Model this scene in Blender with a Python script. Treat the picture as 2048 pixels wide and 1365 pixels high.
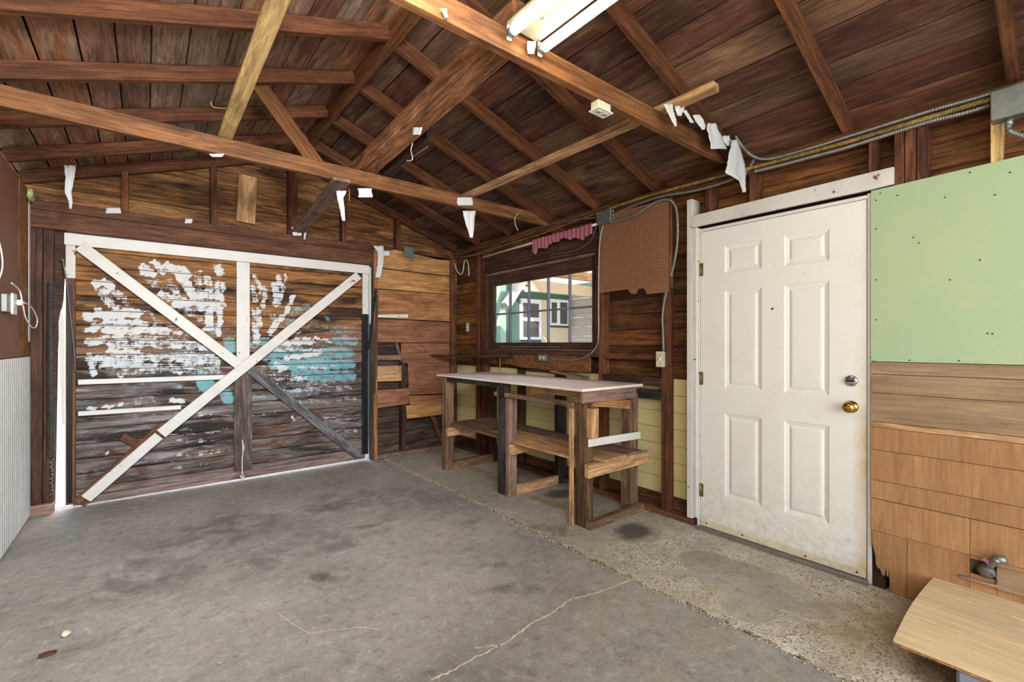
import bpy, bmesh, math, random
import numpy as np
from mathutils import Vector, Matrix
random.seed(7)
for o in list(bpy.data.objects): bpy.data.objects.remove(o, do_unlink=True)
S = bpy.context.scene
COL = S.collection
# ---------------------------------------------------------------- camera
F_PX, CX, HY, EYE, YAW = 915.0, 1024.0, 688.0, 1.285, math.radians(38.7)
cam = bpy.data.cameras.new('camera'); camo = bpy.data.objects.new('camera', cam); COL.objects.link(camo)
cam.sensor_width = 36; cam.lens = F_PX/2048*36; cam.clip_start = .02
cam.shift_y = (HY-682.5)/2048
camo.location = (0, 0, EYE); camo.rotation_euler = (math.pi/2, 0, -YAW)
S.camera = camo
# ---------------------------------------------------------------- world, sun, lamps, exposure
S.view_settings.view_transform = 'Standard'; S.view_settings.look = 'None'
S.view_settings.gamma = 1; S.view_settings.use_curve_mapping = False
S.view_settings.exposure = 0.35
W = bpy.data.worlds.new('world'); S.world = W; W.use_nodes = True
wn = W.node_tree; bg = wn.nodes['Background']
sky = wn.nodes.new('ShaderNodeTexSky'); sky.sky_type = 'NISHITA'; sky.sun_disc = False
sky.sun_elevation = math.radians(48); sky.sun_rotation = math.radians(20); sky.air_density = 1.0; sky.dust_density = 2.0
wn.links.new(sky.outputs[0], bg.inputs[0]); bg.inputs[1].default_value = 0.55

def lamp(name, kind, loc, rot, energy, color, **kw):
    l = bpy.data.lights.new(name, kind); l.energy = energy; l.color = color
    for k, v in kw.items(): setattr(l, k, v)
    o = bpy.data.objects.new(name, l); o.location = loc; o.rotation_euler = rot; COL.objects.link(o); return o
SUN = lamp('sun', 'SUN', (-8, -3, 8), Vector((-.8, -.42, .78)).to_track_quat('Z', 'Y').to_euler(), 6.5, (1, .96, .9), angle=math.radians(.6))
# added soft fill from behind the camera, tinted like daylight
REAR = lamp('rear_fill', 'AREA', (1.1, -2.15, 1.35), (math.radians(90), 0, 0), 95, (.96, .98, 1.0), shape='RECTANGLE', size=3.2, size_y=2.2)
REAR.data.energy = 105; REAR.location.x = .5
# added fill lamp close to the camera, out of view
FILL_NEAR = lamp('fill_disk', 'AREA', (0.2, -.55, 1.7), (math.radians(78), 0, math.radians(-25)), 20, (1, .97, .93), shape='DISK', size=1.0)
# second added fill, high and out of view, aimed at the far end
FILL_HIGH = lamp('fill_disk', 'AREA', (.25, .52, 2.28), Vector((.02, -1, .22)).to_track_quat('Z', 'Y').to_euler(), 50, (.98, .98, 1), shape='DISK', size=.6, spread=math.radians(115))

# ---------------------------------------------------------------- helpers
sY, cY = math.sin(YAW), math.cos(YAW)
def px(x, y, X=None, Y=None, Z=None):
    """point of the photograph laid on a true plane of the building (metres)"""
    u = (x-CX)/F_PX; v = (HY-y)/F_PX
    d = (sY+cY*u, cY-sY*u, v)
    if X is not None: k = X/d[0]
    elif Y is not None: k = Y/d[1]
    else: k = (Z-EYE)/d[2]
    return Vector((k*d[0], k*d[1], EYE+k*d[2]))

def wmat(o):
    m = o.matrix_basis.copy()
    while o.parent: o = o.parent; m = o.matrix_basis @ m
    return m
def place(o, parent, M):
    if parent is not None:
        o.parent = parent; o.matrix_basis = wmat(parent).inverted() @ M
    else: o.matrix_basis = M
def tag(o, label=None, cat=None, group=None, kind=None):
    if label: o['label'] = label
    if cat: o['category'] = cat
    if group: o['group'] = group
    if kind: o['kind'] = kind
    return o
def thing(name, label, cat, loc, group=None):
    o = bpy.data.objects.new(name, None); o.empty_display_size = .1; o.location = loc; COL.objects.link(o)
    return tag(o, label, cat, group)
def struct(name, loc=(0, 0, 0)):
    o = bpy.data.objects.new(name, None); o.empty_display_size = .1; o.location = loc; COL.objects.link(o)
    return tag(o, kind='structure')
def mobj(name, verts, faces, mat, parent=None, smooth=False, center=True):
    verts = [Vector(v) for v in verts]
    c = Vector((0, 0, 0))
    if center:
        lo = Vector([min(v[i] for v in verts) for i in range(3)]); hi = Vector([max(v[i] for v in verts) for i in range(3)])
        c = (lo+hi)/2
        if parent is None: c.z = lo.z
    me = bpy.data.meshes.new(name); me.from_pydata([v-c for v in verts], [], faces); me.update()
    if smooth: me.polygons.foreach_set('use_smooth', [True]*len(me.polygons))
    me.materials.append(mat)
    o = bpy.data.objects.new(name, me); COL.objects.link(o)
    place(o, parent, Matrix.Translation(c)); return o
def bmobj(name, bm, mat, parent=None, smooth=False):
    vs = [v.co.copy() for v in bm.verts]; bm.verts.index_update()
    fs = [[v.index for v in f.verts] for f in bm.faces]; bm.free()
    return mobj(name, vs, fs, mat, parent, smooth)
def frame(c, x, y):
    x = Vector(x).normalized(); z = x.cross(Vector(y)).normalized(); y = z.cross(x)
    m = Matrix((x, y, z)).transposed().to_4x4(); m.translation = Vector(c); return m
def boxbm(L, Wd, T, bev=.002):
    bm = bmesh.new(); bmesh.ops.create_cube(bm, size=1)
    bmesh.ops.scale(bm, vec=(L, Wd, T), verts=bm.verts)
    if bev: bmesh.ops.bevel(bm, geom=list(bm.edges), offset=min(bev, min(L, Wd, T)*.3), segments=1, affect='EDGES')
    return bm
def board(name, a, b, wdir, wd, th, mat, parent=None, bev=.0025, warp=0):
    """a plank from a to b (centre line), wd along wdir, th across; grain along local x"""
    a = Vector(a); b = Vector(b); L = (b-a).length
    bm = boxbm(L, wd, th, bev)
    me = bpy.data.meshes.new(name); bm.to_mesh(me); bm.free(); me.materials.append(mat)
    o = bpy.data.objects.new(name, me); COL.objects.link(o)
    place(o, parent, frame((a+b)/2, b-a, wdir)); return o
def bx(name, lo, hi, mat, parent=None, bev=.0025):
    """axis aligned piece; grain along its longest side"""
    lo = Vector(lo); hi = Vector(hi); lo, hi = Vector([min(a, b) for a, b in zip(lo, hi)]), Vector([max(a, b) for a, b in zip(lo, hi)])
    d = hi-lo; c = (lo+hi)/2; i = max(range(3), key=lambda k: d[k])
    e = Vector((0, 0, 0)); e[i] = 1; j = max([k for k in range(3) if k != i], key=lambda k: d[k])
    w = Vector((0, 0, 0)); w[j] = 1
    return board(name, c-e*d[i]/2, c+e*d[i]/2, w, d[j], d[3-i-j], mat, parent, bev)
def tubemesh(pts, r, seg=8, corr=0, cap=True):
    """tube through points; corr = corrugation pitch"""
    P = [Vector(p) for p in pts]
    out = []
    n = len(P)
    def cr(p0, p1, p2, p3, t):
        return .5*((2*p1)+(-p0+p2)*t+(2*p0-5*p1+4*p2-p3)*t*t+(-p0+3*p1-3*p2+p3)*t**3)
    for i in range(n-1):
        p0 = P[max(i-1, 0)]; p1 = P[i]; p2 = P[i+1]; p3 = P[min(i+2, n-1)]
        L = (p2-p1).length; k = max(1, int(L/(corr/2))) if corr else (8 if n > 2 else 1)
        for j in range(k): out.append(cr(p0, p1, p2, p3, j/k))
    out.append(P[-1])
    vs = []; fs = []; up = Vector((0.13, .31, .94)).normalized()
    for i, p in enumerate(out):
        t = (out[min(i+1, len(out)-1)]-out[max(i-1, 0)]).normalized()
        s = t.cross(up); s = s.normalized() if s.length > 1e-4 else Vector((1, 0, 0)); q = s.cross(t)
        rr = r*(.86 if (corr and i % 2) else 1)
        for j in range(seg):
            a = 2*math.pi*j/seg; vs.append(p+rr*(math.cos(a)*s+math.sin(a)*q))
    for i in range(len(out)-1):
        for j in range(seg):
            fs.append((i*seg+j, i*seg+(j+1) % seg, (i+1)*seg+(j+1) % seg, (i+1)*seg+j))
    if cap: fs.append(tuple(range(seg))[::-1]); fs.append(tuple((len(out)-1)*seg+j for j in range(seg)))
    return vs, fs
def tube(name, pts, r, mat, parent=None, seg=8, corr=0):
    v, f = tubemesh(pts, r, seg, corr); return mobj(name, v, f, mat, parent, smooth=not corr)
def lathe(name, prof, c, axis, mat, parent=None, seg=20):
    """prof = [(dist along axis, radius)]"""
    ax = Vector(axis).normalized(); s = ax.orthogonal().normalized(); q = ax.cross(s); c = Vector(c)
    vs = []; fs = []
    for d, r in prof:
        for j in range(seg):
            a = 2*math.pi*j/seg; vs.append(c+ax*d+r*(math.cos(a)*s+math.sin(a)*q))
    for i in range(len(prof)-1):
        for j in range(seg): fs.append((i*seg+j, i*seg+(j+1) % seg, (i+1)*seg+(j+1) % seg, (i+1)*seg+j))
    fs.append(tuple(range(seg))[::-1]); fs.append(tuple((len(prof)-1)*seg+j for j in range(seg)))
    return mobj(name, vs, fs, mat, parent, smooth=True)
def prism(name, poly, off, mat, parent=None):
    """flat outline (3D points) given thickness by vector off"""
    n = len(poly); off = Vector(off); vs = [Vector(p) for p in poly]+[Vector(p)+off for p in poly]
    fs = [tuple(range(n)), tuple(range(2*n-1, n-1, -1))]+[(i, n+i, n+(i+1) % n, (i+1) % n) for i in range(n)]
    o = mobj(name, vs, fs, mat, parent)
    bm = bmesh.new(); bm.from_mesh(o.data); bmesh.ops.recalc_face_normals(bm, faces=bm.faces); bmesh.ops.triangulate(bm, faces=[f for f in bm.faces if len(f.verts) > 4]); bm.to_mesh(o.data); bm.free()
    return o

# ---------------------------------------------------------------- materials
def srgb(h):
    if isinstance(h, str):
        h = h.lstrip('#'); h = [int(h[i:i+2], 16)/255 for i in (0, 2, 4)]
    return tuple((c/12.92 if c <= .04045 else ((c+.055)/1.055)**2.4) for c in h)+(1,)
class NG:
    def __init__(s, name):
        s.m = bpy.data.materials.new(name); s.m.use_nodes = True; s.t = s.m.node_tree; s.b = s.t.nodes['Principled BSDF']
    def n(s, typ, **kw):
        nd = s.t.nodes.new('ShaderNode'+typ)
        for k, v in kw.items(): setattr(nd, k, v)
        return nd
    def l(s, a, b): s.t.links.new(a, b)
    def mix(s, fac, a, b, mode='MIX'):
        m = s.n('MixRGB', blend_type=mode)
        for i, v in enumerate((fac, a, b)):
            if hasattr(v, 'is_linked') or hasattr(v, 'links'): s.l(v, m.inputs[i])
            else: m.inputs[i].default_value = v
        return m.outputs[0]
    def math(s, op, a, b=0.0, clamp=False):
        m = s.n('Math', operation=op, use_clamp=clamp)
        for i, v in enumerate((a, b)):
            if hasattr(v, 'links'): s.l(v, m.inputs[i])
            else: m.inputs[i].default_value = v
        return m.outputs[0]
    def ramp(s, fac, stops):
        r = s.n('ValToRGB'); e = r.color_ramp.elements
        while len(e) < len(stops): e.new(.5)
        for i, (p, c) in enumerate(stops):
            e[i].position = p; e[i].color = c if len(c) == 4 else c
        s.l(fac, r.inputs[0]); return r.outputs[0]
    def noise(s, vec, scale, detail=4, rough=.55, dist=0):
        n = s.n('TexNoise'); n.inputs['Scale'].default_value = scale; n.inputs['Detail'].default_value = detail
        n.inputs['Roughness'].default_value = rough; n.inputs['Distortion'].default_value = dist
        s.l(vec, n.inputs['Vector']); return n.outputs[0]
    def coords(s, scale=(1, 1, 1), rnd=True, world=False):
        tc = s.n('TexCoord'); mp = s.n('Mapping'); mp.inputs['Scale'].default_value = scale
        if rnd:
            oi = s.n('ObjectInfo'); va = s.n('VectorMath', operation='MULTIPLY_ADD')
            s.l(tc.outputs['Object'], va.inputs[0]); va.inputs[1].default_value = (1, 1, 1)
            cx = s.n('CombineXYZ')
            for i, k in enumerate((37., 71., 13.)): s.l(s.math('MULTIPLY', oi.outputs['Random'], k), cx.inputs[i])
            s.l(cx.outputs[0], va.inputs[2]); s.l(va.outputs[0], mp.inputs[0]); s.rnd = oi.outputs['Random']
        else:
            s.l(tc.outputs['Object'], mp.inputs[0])
        return mp.outputs[0]
    def remap(s, v, a, b):
        m = s.n('MapRange'); m.clamp = True; s.l(v, m.inputs[0]); m.inputs[1].default_value = a; m.inputs[2].default_value = b
        return m.outputs[0]
    def out(s, col, rough=.75, bump=None, bstr=.3, bdist=.004, spec=.3, metal=0):
        if hasattr(col, 'links'): s.l(col, s.b.inputs['Base Color'])
        else: s.b.inputs['Base Color'].default_value = col
        if hasattr(rough, 'links'): s.l(rough, s.b.inputs['Roughness'])
        else: s.b.inputs['Roughness'].default_value = rough
        s.b.inputs['Metallic'].default_value = metal
        s.b.inputs['Specular IOR Level'].default_value = spec
        if bump is not None:
            b = s.n('Bump'); b.inputs['Strength'].default_value = bstr; b.inputs['Distance'].default_value = bdist
            s.l(bump, b.inputs['Height']); s.l(b.outputs[0], s.b.inputs['Normal'])
        return s.m

def wood(name, c1, c2, dark='#1c120d', stain=.5, grain=1.0, axis=0, var=.35, rough=.7, pale=None, paleamt=0., knots=True, spec=.25, tints=None, bstr=.5, con=.6):
    g = NG(name)
    sc = [14, 14, 14]; sc[axis] = 1.1
    v = g.coords(tuple(sc)); rnd = g.rnd
    sc2 = [3.2, 3.2, 3.2]; sc2[axis] = .8
    v2 = g.coords(tuple(sc2)); 
    sc3 = [70, 70, 70]; sc3[axis] = 3.0
    v3 = g.coords(tuple(sc3))
    a = g.noise(v, 1.6*grain, 6, .65, 1.2)
    fine = g.noise(v3, 1.0, 3, .6, .3)
    big = g.noise(v2, 1.5, 5, .6, .8)
    col = g.mix(g.remap(a, .3, .7), srgb(c1), srgb(c2))
    if tints:
        tr = g.n('ValToRGB'); tr.color_ramp.interpolation = 'CONSTANT'; e = tr.color_ramp.elements
        while len(e) < len(tints): e.new(.5)
        for i, t in enumerate(tints): e[i].position = i/len(tints); e[i].color = srgb(t)
        fr = g.math('FRACT', g.math('MULTIPLY', rnd, 7.31)); g.l(fr, tr.inputs[0])
        col = g.mix(.62, col, tr.outputs[0])
        col = g.mix(g.math('MULTIPLY', g.remap(a, .45, .75), .35), col, srgb(c2))
    col = g.mix(g.math('MULTIPLY', g.remap(fine, .45, .62), .2+.5*con), col, srgb(dark))
    md = g.noise(v, 4.5*grain, 5, .7, 2.0)
    col = g.mix(g.math('MULTIPLY', g.remap(md, .52, .62), min(.5, con*.75)), col, srgb(dark))
    if pale:
        p = g.noise(v2, 1.1, 6, .7, 1.5)
        col = g.mix(g.math('MULTIPLY', g.remap(p, .52, .68), paleamt), col, srgb(pale))
    col = g.mix(g.math('MULTIPLY', g.remap(big, .50, .72), stain), col, srgb(dark))
    if knots:
        vo = g.n('TexVoronoi'); vo.inputs['Scale'].default_value = .9; g.l(g.coords((2.0 if axis == 0 else 5, 2.0 if axis == 1 else 5, 2.0 if axis == 2 else 5)), vo.inputs['Vector'])
        col = g.mix(g.math('MULTIPLY', g.math('SUBTRACT', 1.0, g.remap(vo.outputs['Distance'], .05, .16)), .65), col, srgb(dark))
    sm = g.noise(v2, 2.6, 6, .7, 1.3)
    sb = g.math('ADD', g.math('MULTIPLY', g.remap(sm, .40, .62), con), 1-con*.5)
    sx = g.n('CombineXYZ')
    for i in range(3): g.l(sb, sx.inputs[i])
    col = g.mix(1.0, col, sx.outputs[0], 'MULTIPLY')
    # brightness variation between pieces
    br = g.math('ADD', g.math('MULTIPLY', g.math('FRACT', g.math('MULTIPLY', rnd, 3.77)), var), 1-var*.6)
    bc = g.n('CombineXYZ')
    for i in range(3): g.l(br, bc.inputs[i])
    col = g.mix(1.0, col, bc.outputs[0], 'MULTIPLY')
    h = g.math('ADD', g.math('MULTIPLY', fine, .6), g.math('MULTIPLY', a, .6))
    return g.out(col, rough, h, bstr, .0025, spec)

def painted(name, c, dirt='#6b6252', dirtamt=.25, rough=.5, scale=4, chips=None, bstr=.1, spec=.35):
    g = NG(name); v = g.coords((1, 1, 1))
    n1 = g.noise(v, scale, 6, .65); n2 = g.noise(v, scale*9, 4, .6)
    col = g.mix(g.math('MULTIPLY', g.remap(n1, .48, .75), dirtamt), srgb(c), srgb(dirt))
    col = g.mix(g.math('MULTIPLY', g.remap(n2, .6, .75), dirtamt*.8), col, srgb(dirt))
    if chips:
        n3 = g.noise(v, 14, 5, .7, .5)
        col = g.mix(g.remap(n3, .64, .66), col, srgb(chips))
    return g.out(col, rough, n2, bstr, .002, spec)
def flat(name, c, rough=.5, metal=0, spec=.4, var=.08):
    g = NG(name); v = g.coords((1, 1, 1)); n1 = g.noise(v, 25, 4, .6)
    c = srgb(c); d = tuple(x*(1-var*3) for x in c[:3])+(1,)
    return g.out(g.mix(g.remap(n1, .35, .7), c, d), rough, None, metal=metal, spec=spec)

M = {}
M['rafter'] = wood('rafter_wood', '#5e3823', '#7c4d2e', '#2e150d', .35, var=.3, bstr=.3)
M['ridge'] = wood('ridge_wood', '#65401f', '#86572f', '#3a1c10', .25, var=.1, bstr=.3)
M['tie'] = wood('tie_wood', '#70482a', '#8e6038', '#3d2012', .25, var=.15, bstr=.3)
M['sheathL'] = wood('roof_board_left', '#8a6450', '#ac8870', '#1e1310', .38, var=.45, pale='#b8a68c', paleamt=.75, tints=['#84503a', '#a08c72', '#64443c', '#8c7862', '#a4683e', '#745c54', '#946e5c'], con=.5)
M['sheathR'] = wood('roof_board_right', '#5a382c', '#7c5240', '#140c0a', .6, var=.55, pale='#9a7c58', paleamt=.45, tints=['#57332a', '#6c4436', '#463028', '#7e523c', '#524034', '#665040', '#4c4030', '#84664a'], con=.45)
M['siding'] = wood('siding_brown', '#5a3620', '#9a6636', '#1a0f0a', .7, grain=1.3, var=.5, con=.7, pale='#a8743c', paleamt=.4, tints=['#5e3218', '#7e4c22', '#3e2416', '#8e5c2e'])
M['gable'] = wood('gable_board', '#704828', '#b07c48', '#170d08', .9, grain=1.6, var=.3, con=.8, pale='#b88a52', paleamt=.5)
M['stud'] = wood('stud_wood', '#5f3722', '#7e4d32', '#24120c', .4, var=.3)
M['header'] = wood('header_wood', '#5c3a26', '#744c34', '#2a1810', .5, var=.12)
M['log'] = wood('rough_sawn_beam', '#74482c', '#b07a50', '#2a160c', .5, grain=3.0, pale='#bc8e6c', paleamt=.4, bstr=1.2, con=.9)
M['yellowboard'] = wood('fresh_pine', '#c9a468', '#dabb82', '#8a6636', .15, var=.1, knots=False)
M['centrepost'] = wood('weathered_post', '#4e4038', '#75685e', '#1c1614', .55, var=.1, pale='#b4b6b6', paleamt=.8)
M['weathered'] = wood('weathered_grey', '#5e5a58', '#8c8a8c', '#24211f', .5, var=.05, pale='#c4c6c8', paleamt=.5)
M['bench'] = wood('bench_lumber', '#71543f', '#957459', '#2e2018', .45, var=.3)
M['benchdark'] = wood('bench_dark_post', '#4a3424', '#80603f', '#140f0c', .6, var=.2)
M['jambwood'] = wood('jamb_wood', '#452c20', '#5f3f2e', '#1c110c', .4, var=.15)
M['darksid'] = wood('dark_weathered_siding', '#3c2c24', '#6a5242', '#120d0a', .7, grain=1.3, var=.3, pale='#8e867e', paleamt=.45, con=.8)
M['newwood'] = wood('light_lumber', '#ba8c60', '#d4aa7c', '#6a4424', .2, var=.2)
M['greylumber'] = wood('grey_lumber', '#7c6458', '#96786a', '#3c2a24', .3, var=.2)
M['darklumber'] = wood('dark_lumber', '#40291f', '#5c3d2c', '#140e0c', .6, var=.3)
M['blacklumber'] = wood('blackened_post', '#2c2622', '#443c36', '#0c0b0b', .6, var=.2, pale='#6a6a66', paleamt=.3)
M['brownlumber'] = wood('brown_lumber', '#613d28', '#86593d', '#24150e', .5, var=.3)
M['plytop'] = wood('plywood_top', '#ddc6b0', '#ebe0d6', '#a8886a', .05, var=.06, knots=False, pale='#f0ebe6', paleamt=.7, bstr=.1, con=.08)
M['plyedge'] = wood('plywood_edge', '#a87444', '#c08c5c', '#5e3c20', .2, knots=False)
M['plyback'] = wood('plywood_back', '#9a6540', '#ae7a4e', '#5c3824', .3, var=.12, knots=False, pale='#b88a50', paleamt=.5, bstr=.15)
M['plyred'] = wood('plywood_reddish', '#8a5a42', '#9c6a4e', '#5a3826', .25, var=.12, knots=False, bstr=.15)
M['plygold'] = wood('plywood_golden', '#b07d48', '#bf8f5a', '#7a5230', .2, var=.08, knots=False, pale='#caa06a', paleamt=.5, bstr=.1)
M['panelgrain'] = wood('printed_grain_panel', '#917659', '#a68a6c', '#644c38', .2, con=.25, var=.1, knots=False, bstr=.1)
M['plyrow'] = wood('wall_plywood', '#9a704a', '#ae845a', '#7c5430', .25, grain=2.2, axis=1, var=.06, knots=False, bstr=.2, pale='#c69a6c', paleamt=.25, con=.18)
M['plyrowz'] = wood('wall_plywood_low', '#9a704a', '#ae845a', '#7c5430', .3, grain=2.2, axis=2, var=.06, knots=False, bstr=.2, pale='#c69a6c', paleamt=.25, con=.18)
M['lowtable'] = wood('pale_plywood', '#d8bc8e', '#e4cca2', '#968672', .15, axis=1, var=.05, knots=False, pale='#beb4a4', paleamt=.45, bstr=.15, con=.15)
M['white'] = painted('white_paint', '#d4d0c8', '#8a8072', .18)
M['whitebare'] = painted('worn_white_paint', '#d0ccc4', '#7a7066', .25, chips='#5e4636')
M['doorwhite'] = painted('door_paint', '#e2dfd6', '#b5a994', .22, scale=3, rough=.42)
def door_paint():
    g = NG('entry_door_paint'); v = g.coords((1, 1, 1), rnd=False)
    tc = g.n('TexCoord'); sp_ = g.n('SeparateXYZ'); g.l(tc.outputs['Object'], sp_.inputs[0])
    n1 = g.noise(v, 3, 6, .7); n2 = g.noise(v, 28, 5, .7); n3 = g.noise(g.coords((1, 3, 14), rnd=False), 5, 4, .7, 1)
    col = g.mix(g.math('MULTIPLY', g.remap(n1, .5, .75), .25), srgb('#e0ddd4'), srgb('#c4b8a2'))
    low = g.remap(sp_.outputs[2], -.45, -1.05)
    col = g.mix(g.math('MULTIPLY', g.math('MULTIPLY', low, g.remap(n2, .42, .7)), .5), col, srgb('#a08c74'))
    ed = g.math('MULTIPLY', g.remap(sp_.outputs[1], -.40, -.468), g.remap(sp_.outputs[2], .35, -.2))
    col = g.mix(g.math('MULTIPLY', ed, g.remap(n1, .3, .6)), col, srgb('#b89a66'))
    col = g.mix(g.math('MULTIPLY', g.remap(n3, .66, .7), .5), col, srgb('#8c8478'))
    return g.out(col, .42, n2, .08, .002, .35)
M['entrydoor'] = door_paint()
M['green'] = painted('pale_green_board', '#a0b48e', '#b9b688', .7, scale=2.2, rough=.8)
M['yellow'] = painted('yellow_paint', '#dfd298', '#9a8a58', .25, scale=3)
M['beadboard'] = painted('white_beadboard', '#e4e4de', '#8a8a84', .3, scale=3)
M['pegboard'] = flat('hardboard', '#8a5f42', .7, var=.05)
M['pegdark'] = flat('hardboard_dark', '#85563e', .6, var=.08)
M['hole'] = flat('hole_black', '#0c0806', .9, spec=0)
M['leftply'] = wood('left_plywood', '#8e5a36', '#a8724a', '#4a2a18', .25, axis=2, var=.05, knots=False, pale='#d8d0c4', paleamt=.15)
M['rag'] = painted('white_rag', '#cfcfcc', '#9a968e', .15, rough=.9)
M['housing'] = flat('yellowed_enamel', '#8f8a74', .5)
M['galv'] = flat('galvanised_steel', '#8f9490', .45, .75)
M['conduit'] = flat('steel_conduit', '#8a8a84', .45, .6)
M['brasspipe'] = wood('corroded_pipe', '#8a7238', '#a88c4c', '#3c2f1a', .6, knots=False, rough=.55)
M['blacksteel'] = flat('black_steel', '#181a1e', .45, .5)
M['rust'] = flat('spring_steel', '#6c645e', .5, .4)
M['alu'] = flat('aluminium', '#a9a6a2', .35, .85)
M['brass'] = flat('brass', '#c49a4a', .2, 1.0, var=.02)
M['oldbrass'] = flat('tarnished_brass', '#8c7a50', .4, .7)
M['chrome'] = flat('chrome', '#c0c4c8', .12, 1.0, var=.02)
M['plate'] = flat('ivory_plastic', '#d8ceb0', .4)
M['whiteplastic'] = flat('white_plastic', '#e6e4de', .4)
M['screw'] = flat('screw', '#4a443c', .5, .5)
M['pink'] = painted('faded_pink_cloth', '#a3606c', '#7a3848', .4, rough=.95)
M['rope'] = flat('rope', '#d8d4ca', .9)
M['grime'] = flat('dark_grime', '#1c1510', .95, spec=.1)
M['pinkplank'] = wood('weathered_pink_board', '#86706a', '#9a847c', '#3a2c28', .4)
M['greyblock'] = painted('grey_block', '#7f878e', '#4a4e52', .3, rough=.8)
# fluorescent tubes
g = NG('tube_glow'); g.b.inputs['Base Color'].default_value = (1, 1, 1, 1); g.b.inputs['Emission Color'].default_value = (1, .93, .74, 1); g.b.inputs['Emission Strength'].default_value = 23; M['tube'] = g.m
g = NG('bulb_glow'); g.b.inputs['Emission Color'].default_value = (1, .75, .4, 1); g.b.inputs['Emission Strength'].default_value = 18; M['bulb'] = g.m
g = NG('window_glass'); g.b.inputs['Base Color'].default_value = (1, 1, 1, 1); g.b.inputs['Roughness'].default_value = 0.0; g.b.inputs['Transmission Weight'].default_value = 1; g.b.inputs['IOR'].default_value = 1.02; M['glass'] = g.m

# garage-door boards: brushed paint whose strokes come from a colour attribute
def door_mat():
    g = NG('painted_door_boards')
    v = g.coords((1.1, 14, 14)); v2 = g.coords((.9, 5, 5)); v3 = g.coords((4, 70, 70)); rnd = g.rnd
    at = g.n('VertexColor'); at.layer_name = 'paint'; sep = g.n('SeparateColor'); g.l(at.outputs[0], sep.inputs[0])
    a = g.noise(v, 1.8, 6, .7, 1.6); b = g.noise(v2, 1.3, 5, .6, 1.0); f = g.noise(v3, 1, 4, .65)
    warm = g.mix(g.remap(a, .34, .66), srgb('#54321c'), srgb('#a8743e'))
    cool = g.mix(g.remap(a, .34, .66), srgb('#40342e'), srgb('#857c78'))
    cool = g.mix(g.remap(g.noise(g.coords((1.6, 6, 6)), 1.2, 5, .65, 1.2), .5, .62), cool, srgb('#56382a'))
    col = g.mix(sep.outputs[2], warm, cool)
    col = g.mix(g.math('MULTIPLY', g.remap(b, .47, .60), .9), col, srgb('#1a100b'))
    sm = g.noise(g.coords((1.3, 7, 7)), 1.7, 6, .7, .9)
    pw = g.mix(sep.outputs[2], srgb('#b88448'), srgb('#a8aab0'))
    col = g.mix(g.math('MULTIPLY', g.remap(sm, .54, .66), .6), col, pw)
    col = g.mix(g.math('MULTIPLY', g.remap(f, .45, .7), .4), col, srgb('#150f0d'))
    # dry brush: vertical and horizontal bristle noise
    br = g.noise(g.coords((5, 85, 85), rnd=False), 1, 5, .7, .5); br2 = g.noise(g.coords((110, 6, 6), rnd=False), 1, 3, .6); bl = g.noise(g.coords((16, 16, 16), rnd=False), 1, 5, .75, .4)
    thr = g.math('ADD', g.math('ADD', g.math('MULTIPLY', br, .45), g.math('MULTIPLY', br2, .12)), g.math('MULTIPLY', bl, .43))
    thr = g.math('ADD', g.math('MULTIPLY', g.math('SUBTRACT', thr, .5), 2.3), .5)
    wm = g.remap(g.math('SUBTRACT', g.math('MULTIPLY', sep.outputs[0], .78), thr), -.16, -.08)
    wm = g.remap(g.math('SUBTRACT', g.math('ADD', g.math('MULTIPLY', sep.outputs[0], .56), .150), thr), -.05, .07)
    cm = g.remap(g.math('SUBTRACT', g.math('ADD', g.math('MULTIPLY', sep.outputs[1], .6), .12), thr), -.12, .12)
    cy = g.mix(g.remap(bl, .42, .58), srgb('#62bcbe'), srgb('#9fb8c8'))
    col = g.mix(g.math('MULTIPLY', cm, .68), col, cy)
    col = g.mix(wm, col, g.mix(g.remap(b, .3, .7), srgb('#cfcbc4'), srgb('#bfc6cc')))
    hh = g.math('ADD', g.math('MULTIPLY', f, .5), g.math('MULTIPLY', wm, .5))
    return g.out(col, .7, hh, .4, .002, .3)
M['gdoor'] = door_mat()

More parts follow.
